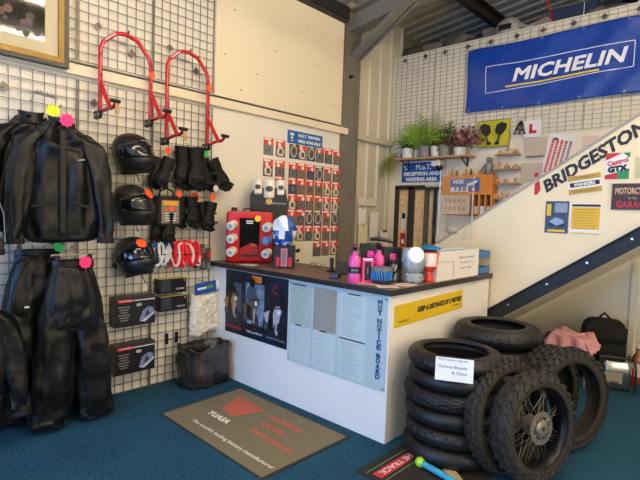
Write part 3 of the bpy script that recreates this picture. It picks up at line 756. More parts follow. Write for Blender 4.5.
# round brush tub with blue bristles
br = thing('brush_tub', 'round grey-lidded tub of blue bristles on the counter corner', 'brush', oc(1.905, 2.90), 0)
MB().lathe([(.001, 0), (.066, 0), (.070, .01), (.070, .09), (.001, .09)], mat('tub_dark', '#1f2a38', .4), 30).build('tub', br)
MB().lathe([(.001, .09), (.078, .09), (.08, .098), (.078, .118), (.06, .124), (.001, .124)], mat('tub_lid_grey', '#6a7076', .5, bump=.2), 30).build('lid', br)
for k in range(26):
    a = 2 * PI * k / 26; MB().tube([(.074 * cos(a), .074 * sin(a), .088), (.078 * cos(a + .1), .078 * sin(a + .1), .03)], [.0055, .0035], mat('bristle_blue', '#2f86d8', .4), 5).build('bristle', br)
wb = thing('wire_basket', 'small black wire basket with cable behind the brush tub', 'basket', oc(1.90, 3.07), R(45))
m = MB()
for k in range(14): a = 2 * PI * k / 14; m.tube([(.045 * cos(a), .045 * sin(a), .002), (.062 * cos(a), .062 * sin(a), .15)], .0025, BLACK, 5)
for (r, z) in ((.045, .003), (.053, .075), (.062, .15)): m.tube([(r * cos(k * PI / 9), r * sin(k * PI / 9), z) for k in range(18)], .003, BLACK, 5, closed=True)
m.build('wire_frame', wb); m = MB(); m.tube([(-.03, -.03, .02), (.02, -.03, .10), (.03, .02, .17), (-.01, .02, .15), (-.03, -.02, .06)], .010, BLACK, 7); m.build('cable', wb)
MB().lathe([(.001, .008), (.035, .008), (.036, .10), (.03, .13), (.001, .135)], mat('can_silver', '#8d8a92', .3, metal=.6), 18).build('aerosol', wb)
# clear sweet jar with white lid
gj = thing('storage_jar', 'large glass jar with a white round front lid on the counter', 'jar', oc(2.0, 3.175), R(46))
GL = mat('grey_glass', '#b9c6ca', .12, trans=.25, vary=.35, vscale=14)
rng = random.Random(5); m = MB()
m.lathe([(.001, 0), (.074, 0), (.080, .012), (.078, .06), (.062, .075), (.078, .09), (.090, .15), (.086, .21), (.074, .245), (.05, .262), (.001, .265)], GL, 40, fn=lambda a, i: .0035 * sin(9 * a + i * 1.7) + .002 * sin(17 * a - i)); m.build('glass', gj, smooth=60)
m = MB(); m.tube([(0, -.045, .205), (0, -.080, .215), (0, -.090, .217)], [.064, .062, .05], mat('lid_white', '#eef0f2', .35), 26); m.build('lid', gj)
for z in (.02, .045, .115, .14): 
    MB().tube([((.079 + (.006 if z > .1 else 0)) * cos(k * PI / 12), (.079 + (.006 if z > .1 else 0)) * sin(k * PI / 12), z + .004 * sin(k)) for k in range(24)], .004, mat('grey_glass_ridge', '#a3b6ba', .2, trans=.2), 6, closed=True).build('ridge', gj)
# red soap dispenser
sd = thing('soap_dispenser', 'red stand with cream label between the glass jar and the white box', 'dispenser', oc(2.085, 3.275), R(50))
RP = mat('red_orange_plastic', '#d8321c', .35, coat=.3)
MB().lathe([(.001, 0), (.036, 0), (.038, .02), (.026, .04), (.028, .085), (.045, .10), (.050, .115), (.052, .235), (.001, .235)], RP, 24).build('stand', sd)
MB().lathe([(.0525, .125), (.0535, .13), (.0535, .222), (.0525, .225)], mat('label_cream', '#efdcd2', .5), 24).build('label', sd)
MB().box((.056, .0, .17), (.014, .04, .13), RED, rot=(0, R(6), 0)).build('side_fin', sd); MB().lathe([(.001, .235), (.05, .235), (.048, .25), (.001, .25)], MATTE, 24).build('cap', sd)
# pot of grey tools behind the dispenser
tp_ = thing('tool_pot', 'dark pot of grey pens and scissors behind the red dispenser', 'pen pot', oc(1.90, 3.40), 0)
MB().lathe([(.035, .004), (.04, .004), (.046, .12), (.042, .12), (.037, .01), (.001, .01)], MATTE, 20).build('pot', tp_)
rng = random.Random(9); TG = mat('tool_grey', '#6f655c', .5)
for k in range(9):
    a = k * .7; r_t = .02 + .012 * rng.random(); zt_ = .22 + .09 * rng.random(); ex = .06 * rng.random() + .02
    MB().tube([(r_t * cos(a), r_t * sin(a), .012), ((r_t + ex * .6) * cos(a), (r_t + ex * .6) * sin(a), zt_ * .7), ((r_t + ex) * cos(a), (r_t + ex) * sin(a), zt_)], [.004, .005, .008 if k % 3 else .012], TG if k % 2 else BLACK, 6, flat=.5).build('tool', tp_)
# white cardboard box with handwriting
wx = thing('cardboard_box', 'white cardboard box with handwritten lines on the counter end', 'box', oc(2.04, 3.70), LEFT)
WB = mat('box_white', '#ece7e4', .55, vary=.04, vscale=5)
m = MB(); m.span((-.37, -.08, 0), (.37, -.077, .235), WB); m.span((-.37, .077, 0), (.37, .08, .235), WB); m.span((-.37, -.077, 0), (-.367, .077, .22), WB); m.span((.367, -.077, 0), (.37, .077, .235), WB); m.span((-.367, -.077, 0), (.367, .077, .003), WB); m.build('carton', wx, smooth=0)
m = MB(); m.box((-.10, -.0815, .08), (.003, .002, .14), GREYT); m.box((-.23, -.0815, .15), (.27, .002, .003), GREYT); m.build('seam', wx)
for k in range(3): tx(('Gloves medium', 'and large one', 'pair only')[k], .03, GREYT, wx, (.13, -.0815, .175 - .045 * k), 'handwriting', width=.28 - .05 * k, height=.018)
fl = MB(); fl.add([(-.37, -.079, .235), (-.37, .079, .235), (-.30, .079, .29), (-.30, -.079, .26)], [(0, 1, 2, 3)], mat('flap_blue', '#1e78b8', .4)); fl.build('blue_flap', wx, solid=.002)
m = MB(); m.box((.05, 0, .20), (.6, .14, .04), mat('flap_blue', '#1e78b8', .4)); m.build('contents', wx)
# blue letter trays
lt = thing('letter_tray', 'two-tier blue letter tray at the far end of the counter', 'letter tray', oc(2.0, 4.19), LEFT)
for k, z in enumerate((.0, .145)):
    m = MB(); B_ = mat('tray_blue', '#1a74b4', .35); m.span((-.11, -.12, z), (.11, .12, z + .004), B_); m.span((-.11, -.12, z), (.11, -.116, z + .065), B_); m.span((-.11, .116, z), (.11, .12, z + .065), B_); m.span((.106, -.12, z), (.11, .12, z + .065), B_); m.span((-.11, -.12, z), (-.106, .12, z + .065), B_); m.build('tray', lt, smooth=0)
for (x, y) in ((-.105, -.115), (.105, -.115), (-.105, .115), (.105, .115)): MB().cyl((x, y, .05), (x, y, .15), .003, CHROME, 6).build('riser', lt)
# clear acrylic screen
ACR = mat('clear_acrylic', '#ffffff', .06, trans=1.0, alpha=.14)
ac = thing('acrylic_screen', 'clear acrylic sneeze screen on feet above the white cardboard box', 'screen', (1.93, 3.98, TOP), LEFT)
MB().box((0, 0, .60), (.64, .005, .60), ACR).build('sheet', ac, smooth=0)
for s_x in (-1, 1):
    MB().box((.08 * s_x + .01, 0, .006), (.02, .06, .012), mat('acrylic_foot', '#cfc9c4', .2)).build('foot', ac); MB().box((.08 * s_x + .01, 0, .16), (.014, .006, .30), mat('acrylic_foot', '#cfc9c4', .2)).build('leg', ac); MB().box((.318 * s_x, 0, .60), (.006, .008, .60), mat('acrylic_edge', '#e6dcd4', .2, alpha=.6)).build('edge', ac)
# loose papers on the counter corner
for i, (x, y, rz, m, lb) in enumerate(((1.86, 2.80, 30, mat('paper_pink', '#d9a59c', .6), 'pale pink leaflet lying flat near the brush tub'), (2.03, 2.80, 48, mat('paper_cream', '#e6dccf', .6), 'cream leaflet lying flat on the counter corner'), (2.06, 2.99, 80, mat('paper_cream', '#e6dccf', .6), 'cream leaflet lying flat in front of the glass jar'), (.47, 2.80, 15, PAPER, 'white sheet of paper lying in front of the red jerry can'))):
    t = thing('leaflet', lb, 'leaflet', oc(x, y), R(rz), 'loose leaflets on the counter'); MB().box((0, 0, .001), (.15, .105, .002), m).build('sheet', t)
    if i < 3: MB().box((.01, 0, .0023), (.10, .05, .0006), mat('leaflet_print', '#c98f86', .6)).build('print', t)

# ================================================================ left wall
from mathutils import noise as mnoise
def wl(p, o): return Vector((p[1] - o[1], -(p[0] - o[0]), p[2] - o[2]))
def star(parent, loc, r, m, name='price_star', rx=0, rz=0):
    pts = []
    for k in range(20):
        a = 2 * PI * k / 20; q = r * (1 if k % 2 else .78); pts.append((q * cos(a), q * sin(a)))
    mb = MB(); mb.prism(pts, -.001, .001, m); o = mb.build(name, parent, smooth=0); o.location = loc; o.rotation_euler = (R(rx), 0, R(rz))
    s = MB(); 
    for k in (-1, 0, 1): s.box((0, -.0015, k * r * .28), (r * (.9 - .3 * abs(k)), .0006, r * .10), TEXTD)
    s.build('price_writing', o) if r > .05 else None
    return o
# framed picture
fp = thing('framed_picture', 'large dark flower painting in a black and gold frame high on the wall', 'picture', (.075, .85, 3.10), LEFT)
ART = bpy.data.materials.new('painting'); ART.use_nodes = True
nt = ART.node_tree; b = nt.nodes['Principled BSDF']; t = nt.nodes.new('ShaderNodeTexCoord'); n1 = nt.nodes.new('ShaderNodeTexNoise'); n1.inputs['Scale'].default_value = 7; n1.inputs['Detail'].default_value = 6
cr = nt.nodes.new('ShaderNodeValToRGB'); e = cr.color_ramp.elements; e[0].position = .3; e[0].color = lin('#1c1a16'); e[1].position = .7; e[1].color = lin('#4c4230')
q = cr.color_ramp.elements.new(.5); q.color = lin('#2c291d'); q = cr.color_ramp.elements.new(.6); q.color = lin('#3c2c34')
nt.links.new(t.outputs['Object'], n1.inputs['Vector']); nt.links.new(n1.outputs['Fac'], cr.inputs['Fac']); nt.links.new(cr.outputs['Color'], b.inputs['Base Color']); b.inputs['Roughness'].default_value = .06; b.inputs['Specular IOR Level'].default_value = .35
def frame(mb, w, h, t, d0, d1, m):
    mb.span((-w / 2, -d0, h / 2 - t), (w / 2, -d1, h / 2), m); mb.span((-w / 2, -d0, -h / 2), (w / 2, -d1, -h / 2 + t), m)
    mb.span((-w / 2, -d0, -h / 2 + t), (-w / 2 + t, -d1, h / 2 - t), m); mb.span((w / 2 - t, -d0, -h / 2 + t), (w / 2, -d1, h / 2 - t), m); return mb
frame(MB(), 1.01, 1.0, .032, -.02, .03, mat('frame_black', '#171310', .35)).build('outer_frame', fp, bevel=.003)
frame(MB(), .95, .94, .040, -.02, .026, mat('frame_gold', '#80662e', .4, metal=.6, vary=.3, vscale=30)).build('gold_slip', fp)
frame(MB(), .87, .86, .085, -.02, .006, mat('mount_cream', '#c4b894', .6)).build('mount', fp)
MB().box((0, 0, 0), (.72, .006, .70), ART).build('painting', fp)
m = MB(); m.box((.12, -.004, .06), (.012, .002, .30), mat('painted_stem', '#14120e', .4)); m.box((.12, -.0055, .02), (.014, .002, .06), mat('painted_highlight', '#d8d2c0', .4)); m.build('painted_bottle', fp)
rng = random.Random(4)
for k in range(26): disc(MB(), rng.uniform(-.3, .3), rng.uniform(-.33, -.16), rng.uniform(.012, .03), mat(('painted_mauve', 'painted_rose', 'painted_moss')[k % 3], ('#4a3340', '#553232', '#33331f')[k % 3], .3, spec=.2), .0035 + .0001 * k, 10).build('painted_flower', fp)

# red paddock stands hung on the grid
def stand(o, lbl, w, top, armz, wheelz, lh):
    s = thing('paddock_stand', lbl, 'motorcycle stand', o, LEFT, 'red paddock stands')
    # o is at the middle of the hoop, wall offset x; local x along wall
    T = .0165; c = .55
    hoop = [(-w / 2, 0, armz + .17), (-w / 2, 0, top - .16), (-w / 2 + .02, 0, top - .10), (-w / 2 + .12, 0, top - .01), (-w / 2 + .16, 0, top), (0, 0, top + .005), (w / 2 - .16, 0, top - .01), (w / 2 - .12, 0, top - .02), (w / 2 - .02, 0, top - .13), (w / 2, 0, top - .20), (w / 2, 0, armz + .17)]
    MB().tube(hoop, T, RED, 12).build('hoop', s, smooth=60)
    for sx_ in (-1, 1):
        x = sx_ * w / 2
        MB().tube([(x, 0, armz + .19), (x, 0, wheelz)], T, RED, 10).build('upright', s)
        MB().tube([(x, 0, armz + .21), (x, -.17, armz), (x, -.19, armz - .015), (x, -.24, armz - .01), (x, -.27, armz + .012), (x, -.31, armz + .02)], [T, T, T, .014, .012, .010], RED, 10).build('lifting_arm', s)
        MB().tube([(x, -.175, armz - .01), (x, -.05, wheelz + .01), (x, 0, wheelz)], .014, RED, 10).build('brace', s)
        k = MB(); k.cyl((x + .02, -.30, armz + .02), (x - .05, -.30, armz + .02), .015, BLACK, 10); k.box((x, -.30, armz - .03), (.03, .006, .09), mat('tan_plate', '#b38b5e', .5)) if sx_ * lh > 0 else None; k.build('rubber_cradle', s)
        for d in (-.012, .045):
            wv = MB(); wv.cyl((x - .034, -d, wheelz - .02), (x - .014, -d, wheelz - .02), .034, BLACK, 18); wv.cyl((x - .038, -d, wheelz - .02), (x - .012, -d, wheelz - .02), .012, SILVER, 10); wv.build('wheel', s)
        for q in (.0, .16): MB().box((x, -.018, armz + .42 - q), (.012, .012, .02), BLACK).build('clip', s)
    MB().tube([(-w / 2 + .03, -.0155, top - .085), (-w / 2 + .11, -.0155, top - .018)], .006, PAPER, 6).build('white_decal', s)
    MB().cyl((w / 2, -.016, top - .27), (w / 2, -.022, top - .27), .028, ORANGE, 16).build('orange_sticker', s)
    m = MB(); m.tube([(0, .10, top + .03), (0, -.03, top + .012), (0, -.04, top + .03)], .006, BLACK, 6); m.build('hook', s)
    return s
stand((.115, 1.785, 0), 'red motorcycle paddock stand hanging nearer the framed picture', .415, 2.965, 2.345, 2.315, -1)
stand((.115, 2.35, 0), 'red motorcycle paddock stand hanging nearer the counter, above the gloves', .415, 2.975, 2.225, 2.185, -1)

# motorcycle clothing
NYL = mat('black_nylon', '#0c0c0c', .45, bump=.5, bscale=9, vary=.3, vscale=5, spec=.35)
NYL2 = mat('worn_black_leather', '#0e0d0c', .45, bump=.5, bscale=11, vary=.3, vscale=6, spec=.35)
NYG = mat('dark_olive_textile', '#25261f', .6, bump=.15, bscale=60, vary=.3, vscale=8)
def cloth(mb, secs, m, seg=44, amp=.021, seed=0, caps=True, n=34, fold=7):
    """secs: list of (centre, rx, ry) interpolated to n rings, with hanging folds"""
    rings = []; K = len(secs) - 1
    for i in range(n + 1):
        u = i / n * K; k = min(int(u), K - 1); f = u - k; f = f * f * (3 - 2 * f) if False else f
        a, b = secs[k], secs[k + 1]
        c = Vector(a[0]).lerp(Vector(b[0]), f); rx_ = a[1] + (b[1] - a[1]) * f; ry_ = a[2] + (b[2] - a[2]) * f
        ring = []
        for q in range(seg):
            t = 2 * PI * q / seg
            w = (mnoise.noise(Vector((cos(t) * 2.2 + seed * 9.1, sin(t) * 2.2, i / n * 5.0))) * 1.6 + .55 * sin(fold * t + seed + 2.5 * mnoise.noise(Vector((i / n * 3, seed, 0)))) + .8 * mnoise.noise(Vector((cos(t) * 5 + seed, sin(t) * 5, i / n * 14)))) * amp
            sg = lambda v: (abs(v) ** .8) * (1 if v > 0 else -1)
            ring.append(c + Vector(((rx_ + w) * sg(cos(t)), (ry_ + w) * sg(sin(t)), .3 * w)))
        rings.append(ring)
    return mb.loft(rings, m, caps)
def jacket(o, lbl, m, wid=.5, L=.85, seed=1, sleeve=.72, dep=.13, tags=(), rz=0, badge=False):
    s = thing('motorcycle_jacket', lbl, 'jacket', o, LEFT + R(rz))
    h = wid / 2
    b = MB(); cloth(b, [((0, 0, -L), h * .96, dep * .8), ((0, 0, -L * .8), h * 1.0, dep), ((0, 0, -L * .5), h * .94, dep), ((0, 0, -L * .25), h * .98, dep), ((0, 0, -.14), h * .88, dep * .85), ((0, 0, -.075), h * .64, dep * .7), ((0, 0, -.03), h * .42, dep * .62), ((0, 0, -.0), .075, .065)], m, seed=seed); b.build('body', s, smooth=80, sub=1)
    for sx_ in (-1, 1):
        a = MB(); cloth(a, [((sx_ * h * .55, 0, -.065), .055, .05), ((sx_ * h * .86, -.0, -.14), .085, .08), ((sx_ * h * 1.08, -.02, -.30), .080, .07), ((sx_ * h * 1.17, -.04, -.50), .068, .062), ((sx_ * h * 1.26, -.06, -sleeve), .054, .05), ((sx_ * h * 1.28, -.065, -sleeve - .08), .052, .048)], m, seg=26, amp=.012, seed=seed + sx_, n=26, fold=4); a.build('sleeve', s, smooth=80, sub=1)
        c_ = MB(); c_.lathe([(.054, -.0), (.058, .0), (.058, .035), (.054, .035)], MATTE, 18, o=(sx_ * h * 1.28, -.065, -sleeve - .10)); c_.build('cuff', s)
        MB().box((sx_ * h * .52, -dep - .012, -L * .68), (.14, .012, .022), MATTE, rot=(0, R(14 * sx_), 0)).build('pocket_flap', s, bevel=.004)
    c = MB(); n = 30; rr = []
    for (r, z, dy) in ((.088, -.03, 0), (.076, .01, .004), (.080, .045, .010), (.070, .043, .010), (.066, .01, .004), (.078, -.02, 0)):
        rr.append([Vector((r * cos(2 * PI * k / n), dy + r * .85 * sin(2 * PI * k / n) , z - .02 * max(0, -sin(2 * PI * k / n)))) for k in range(n)])
    c.loft(rr, m, False, True); c.build('collar', s, smooth=60)
    MB().box((0, -dep - .004, -L * .5), (.04, .014, L * .84), m).build('zip_placket', s, bevel=.005)
    MB().box((0, -dep * 1.0, -L + .02), (wid * .9, .02, .03), MATTE).build('hem_band', s, bevel=.006) if False else None
    hg = MB(); hg.tube([(-h * .7, 0, -.07), (0, 0, .03), (h * .7, 0, -.07)], .007, CHROME, 6); hg.tube([(0, 0, .03), (0, 0, .10), (0, .02, .125), (0, .045, .11)], .004, CHROME, 6); hg.build('clothes_hanger', s)
    if badge: MB().box((.11, -dep - .006, -.25), (.05, .004, .008), GREYT, rot=(0, R(-10), 0)).build('small_logo', s)
    return s
ja = jacket((.40, 1.20, 2.15), 'black waterproof jacket hanging in front, pink star tag on its collar', NYL, .43, .82, 3, .72, dep=.10, rz=-12, badge=True)
star(ja, (.02, -.115, .005), .048, PINK)
jb = jacket((.15, 1.09, 2.20), 'black jacket hanging behind the front one, yellow star tag on its collar', NYL2, .43, .82, 8, .66, dep=.09, rz=-10)
star(jb, (.12, -.10, .045), .048, FYEL)
jc = jacket((.52, .43, 1.88), 'dark olive textile jacket with pale piping at the left edge', NYG, .52, .62, 5, .50)
for k in (-1, 1): MB().tube([(.30 * k, -.10, -.12), (.365 * k, -.15, -.35), (.37 * k, -.16, -.52)], .0025, GREYT, 5).build('reflective_piping', jc)
jd = jacket((.46, .60, 1.00), 'long black jacket hanging low at the bottom left edge', NYL, .50, .86, 11, .66)
def trousers(o, lbl, m, waist=.30, L=1.12, flare=.46, seed=2, tagm=None, tz=0.02):
    s = thing('motorcycle_trousers', lbl, 'trousers', o, LEFT)
    b = MB(); cloth(b, [((0, 0, 0), waist / 2, .06), ((0, 0, -.06), waist / 2 * 1.06, .075), ((0, 0, -.25), waist / 2 * 1.45, .10), ((0, 0, -.42), waist / 2 * 1.6, .10), ((0, 0, -.47), waist / 2 * 1.5, .08)], m, seed=seed, amp=.011, n=26, fold=14); b.build('seat', s, smooth=80, sub=1)
    for sx_ in (-1, 1):
        a = MB(); cloth(a, [((sx_ * waist * .34, 0, -.30), waist * .36, .09), ((sx_ * waist * .42, 0, -.5), waist * .42, .095), ((sx_ * flare * .30, -.01, -.8), flare * .27, .10), ((sx_ * flare * .34, 0, -L + .08), flare * .28, .10), ((sx_ * flare * .34, .0, -L), flare * .26, .09)], m, seg=34, amp=.018, seed=seed + sx_ * 2, n=34, fold=5); a.build('leg', s, smooth=80, sub=1)
    w = MB(); n = 40; rr = []
    for (f, z) in ((1.0, -.015), (1.03, .0), (1.03, .03), (.95, .03), (.95, -.015)):
        rr.append([Vector((waist / 2 * f * cos(2 * PI * k / n) * (1 + .015 * (k % 2)), .062 * f * sin(2 * PI * k / n) * (1 + .04 * (k % 2)), z)) for k in range(n)])
    w.loft(rr, m, False, True); w.build('waistband', s, smooth=30)
    h = MB(); h.box((0, 0, .07), (waist * 1.1, .012, .012), CHROME); h.tube([(0, 0, .075), (0, 0, .11), (0, .02, .13), (0, .05, .11)], .004, CHROME, 6); h.build('clip_hanger', s)
    for sx_ in (-1, 1): MB().box((sx_ * waist * .42, -.005, .045), (.025, .03, .05), BLACK).build('hanger_clip', s)
    return s
ta = trousers((.36, 1.295, 1.17), 'black baggy waterproof trousers hanging in front, pink star tag', NYL, .27, 1.14, .46, 4)
star(ta, (.05, -.09, .02), .048, PINK)
tb_ = trousers((.15, 1.13, 1.235), 'black trousers hanging behind, green star tag on their hanger', NYL2, .28, 1.2, .42, 9)
star(tb_, (.12, -.07, .055), .045, GREEN); MB().box((-.10, -.105, -.36), (.03, .004, .012), PAPER).build('small_logo', tb_)
wf = thing('waterfall_arm', 'sloping chrome hanging arm on the grid above the black jackets', 'display arm', (.03, 1.15, 2.40), LEFT)
MB().bar((0, 0, 0), (0.0, -.44, -.10), .012, .022, CHROME).build('arm', wf)
for k in range(6): MB().cyl((0, -.05 - .07 * k, -.012 - .016 * k), (0, -.05 - .07 * k, .014 - .016 * k), .004, CHROME, 6).build('stud', wf)
wf2 = thing('waterfall_arm', 'chrome hanging arm on the grid above the black trousers', 'display arm', (.03, 1.22, 1.36), LEFT)
MB().bar((0, 0, 0), (0.0, -.38, -.04), .012, .022, CHROME).build('arm', wf2)

# helmets
HB = mat('helmet_black', '#1a1918', .42, coat=.1); HM = mat('helmet_matt', '#1b1a19', .5)
VIS = mat('visor_tint', '#0c1218', .12, coat=.6)
def hsurf(z):
    P = [(-.135, .088, .100, -.005), (-.11, .106, .128, -.014), (-.07, .120, .147, -.014), (-.02, .128, .155, -.006), (.03, .127, .150, 0), (.075, .113, .132, .006), (.105, .090, .104, .010), (.125, .060, .068, .012), (.134, .030, .034, .013), (.136, .002, .002, .013)]
    for a, b in zip(P, P[1:]):
        if a[0] <= z <= b[0]:
            f = (z - a[0]) / (b[0] - a[0]); return [a[i] + (b[i] - a[i]) * f for i in (1, 2, 3)]
    return P[-1][1:]
def hpt(t, z, off=0):
    rx_, ry_, cy = hsurf(z); x = (rx_ + off) * sin(t); y = -(ry_ + off) * cos(t) + cy
    f = max(0, cos(t)) ** 3
    if z < -.02: y -= .022 * f * min(1, (-.02 - z) / .05)
    return Vector((x, y, z - (.012 * f if z < -.1 else 0)))
def helmet(o, lbl, rz, tilt, m, orange=False, starpos=None):
    s = thing('motorcycle_helmet', lbl, 'helmet', o, 0, 'black full-face helmets', rot=(R(tilt), R(-6), LEFT + R(rz)))
    zs = [-.135, -.125, -.11, -.09, -.07, -.045, -.02, .0, .03, .055, .075, .09, .105, .116, .125, .131, .134, .136]
    b = MB(); b.loft([[hpt(2 * PI * k / 40, z) for k in range(40)] for z in zs], m, True); b.build('shell', s, smooth=60, sub=1)
    v = MB(); U, V = 22, 7
    def vf(u, w_, off):
        t = R(-84) + R(168) * u; zz = -.048 + .108 * w_ * (1 - .28 * abs(2 * u - 1) ** 2) + .012 * abs(2 * u - 1) ** 2
        return hpt(t, zz, off)
    v.grid(lambda u, w_: vf(u, w_, .0075 - .004 * (abs(2 * w_ - 1) ** 4)), U, V, VIS); v.build('visor', s, smooth=80, solid=.003)
    for sx_ in (-1, 1):
        p = hpt(sx_ * R(88), -.01, .006); MB().cyl(p - Vector((sx_ * .006, 0, 0)), p + Vector((sx_ * .006, 0, 0)), .022, MATTE, 18).build('visor_pivot', s)
    q = MB(); q.grid(lambda u, w_: hpt(R(-26) + R(52) * u, -.098 + .030 * w_, .007), 8, 2, MATTE); q.build('chin_vent', s, solid=.004)
    q = MB(); q.grid(lambda u, w_: hpt(R(-20) + R(40) * u, .072 + .022 * w_, .006), 8, 2, MATTE); q.build('brow_vent', s, solid=.004)
    lg = MB(); lg.grid(lambda u, w_: hpt(R(-16) + R(32) * u, .064 + .006 * w_, .008), 6, 1, GREYT); lg.build('brow_logo', s, solid=.001)
    r_ = MB(); r_.tube([hpt(2 * PI * k / 36, -.135) for k in range(36)], .007, MATTE, 6, closed=True); r_.build('neck_rim', s)
    r_ = MB(); r_.tube([hpt(PI + R(a), .06 - .012 * abs(a) / 30, .006) for a in range(-45, 46, 15)], .010, m, 8, flat=.6); r_.build('rear_spoiler', s)
    st_ = MB(); st_.tube([(.05, .04, -.13), (.055, .03, -.18), (.04, .01, -.20)], .006, MATTE, 6, flat=.5); st_.build('chin_strap', s)
    if starpos: 
        p = hpt(R(starpos[0]), starpos[1], .022); star(s, p, .042, ORANGE, rz=starpos[0], rx=-28)
    s.scale = (1.1, 1.1, 1.16); hk = MB(); hk.tube([(0, .10, .0), (0, .17, .0)], .006, CHROME, 6); hk.build('holder_peg', s)
    return s
helmet((.20, 1.795, 2.025), 'uppermost of the three black full-face helmets, no sticker', 18, -6, HB)
helmet((.20, 1.80, 1.615), 'middle black full-face helmet with orange star on its brow', 22, -4, HM, starpos=(6, .066))
helmet((.20, 1.82, 1.195), 'lowest black full-face helmet with orange star on the forehead', 12, -16, HB, starpos=(-10, .062))

# gloves
GLV = mat('glove_leather', '#0c0b0b', .6, bump=.25, bscale=40, vary=.3, vscale=20, spec=.3)
def one_glove(mb, x, y, s, m, mir=1, curl=.3, yaw=0):
    rmz = Euler((0, yaw, 0)).to_matrix()
    def T(p): return rmz @ (Vector((p[0] * mir, p[1], p[2])) * s) + Vector((x, y, 0))
    def ell(c, rx_, ry_, n=18): return [T((c[0] + rx_ * cos(2 * PI * k / n), c[1] + ry_ * sin(2 * PI * k / n), c[2])) for k in range(n)]
    mb.loft([ell((0, 0, 0), .066, .040), ell((0, 0, -.07), .060, .038), ell((0, 0, -.115), .050, .034), ell((0, 0, -.15), .058, .038), ell((0, -.003, -.20), .066, .038), ell((0, -.006, -.235), .062, .032), ell((0, -.008, -.25), .050, .020)], m)
    for k, (fx, l) in enumerate(((-.040, .052), (-.014, .064), (.013, .060), (.038, .046))):
        mb.tube([T((fx, -.005, -.225)), T((fx * 1.08, -.010, -.235 - l * .5)), T((fx * 1.12, -.012 - curl * .08, -.235 - l * .85)), T((fx * 1.12, -.012 - curl * .12, -.235 - l))], [.0185 * s, .0190 * s, .0170 * s, .010 * s], m, 9)
    mb.tube([T((-.045, -.01, -.165)), T((-.070, -.022, -.20)), T((-.078, -.032, -.235)), T((-.074, -.038, -.258))], [.017 * s, .017 * s, .014 * s, .008 * s], m, 9)
    return mb
def gloves(o, lbl, sc_, tagm=None, tagp=(0, -.05, .03), white=False, yaws=(8, -10), cnt=2):
    s = thing('motorcycle_gloves', lbl, 'gloves', o, LEFT)
    for k in range(cnt):
        g = MB(); one_glove(g, (k - .5 * (cnt - 1)) * .07 * sc_, -.02 - .055 * k, sc_, GLV, 1 if k else -1, .4, R(yaws[k])); go_ = g.build('glove', s, smooth=50)
        for q in (-.04, -.013, .013, .04): MB().sphere(((k - .5 * (cnt - 1)) * .07 * sc_ + q * sc_, -.02 - .055 * k - .030 * sc_, -.205 * sc_), .014 * sc_, HB, 8, 6).build('knuckle_guard', go_)
        MB().box(((k - .5 * (cnt - 1)) * .07 * sc_, -.02 - .055 * k - .034 * sc_, -.115 * sc_), (.07 * sc_, .008, .018 * sc_), MATTE).build('wrist_strap', go_)
        if white and k: MB().sphere((.07 * sc_, -.09, -.25 * sc_), .028 * sc_, mat('white_leather', '#d8d0c8', .5), scale=(1, .6, 1.3)).build('white_panel', go_)
    MB().tube([(0, .0, .0), (0, -.02, .03), (0, .01, .045), (0, .055, .04)], .003, CHROME, 6).build('hook', s)
    if tagm: star(s, tagp, .034, tagm)
    return s
gloves((.07, 2.13, 2.02), 'black gloves with orange tag, left of the tall gauntlets', .92, ORANGE, (.03, -.05, .07), yaws=(14, 20))
gloves((.07, 2.375, 2.145), 'tall black gauntlets, the longest gloves on the grid', 1.30, None, yaws=(2, -3))
gloves((.07, 2.56, 2.05), 'black gloves with green tag and white fingertips nearest the board', 1.05, GREEN, (-.02, -.05, .06), white=True, yaws=(-24, -34))
gloves((.07, 2.35, 1.70), 'black gloves with orange tag beside the small map bag', .95, ORANGE, (-.09, -.07, .02), yaws=(6, -6))
gloves((.07, 2.57, 1.66), 'black and navy gloves with two orange tags nearest the board', .92, ORANGE, (.06, -.05, .05), yaws=(-10, 10))
gloves((.07, 2.14, 1.55), 'black gloves half hidden behind the small map bag', .85, None, yaws=(10, 2))
tg = thing('price_tag', 'large orange star tag on a hook between two pairs of gloves', 'price tag', (.11, 2.44, 1.70), LEFT); star(tg, (0, 0, 0), .052, ORANGE, 'card_star'); MB().cyl((0, 0, 0), (0, .085, .0), .003, CHROME, 6).build('hook', tg)
# map bag
mp = thing('tank_bag', 'small black bag with clear map window and orange print', 'bag', (.10, 2.16, 1.43), LEFT)
m = MB(); m.prism([(-.10, 0), (.10, 0), (.12, .03), (.12, .22), (.09, .265), (-.09, .265), (-.12, .22), (-.12, .03)], -.07, .07, MATTE); m.build('bag_body', mp, bevel=.015)
m = MB(); m.box((0, -.072, .13), (.17, .003, .20), mat('map_grey', '#7e7a70', .15, coat=1)); m.build('map_window', mp)
m = MB(); m.box((0, -.0745, .205), (.14, .002, .04), mat('map_amber', '#e0a030', .3)); m.box((0, -.0745, .15), (.11, .002, .03), mat('map_rust', '#b85a30', .3)); m.build('printed_panel', mp)
for k in range(4): MB().box((0, -.0745, .115 - .02 * k), (.12 - .02 * (k % 2), .002, .006), PAPER).build('text_line', mp)
MB().tube([(-.07, 0, .26), (-.06, 0, .31), (0, 0, .335), (.06, 0, .31), (.07, 0, .26)], .009, MATTE, 8).build('handle', mp); star(mp, (.01, -.078, .16), .022, ORANGE)
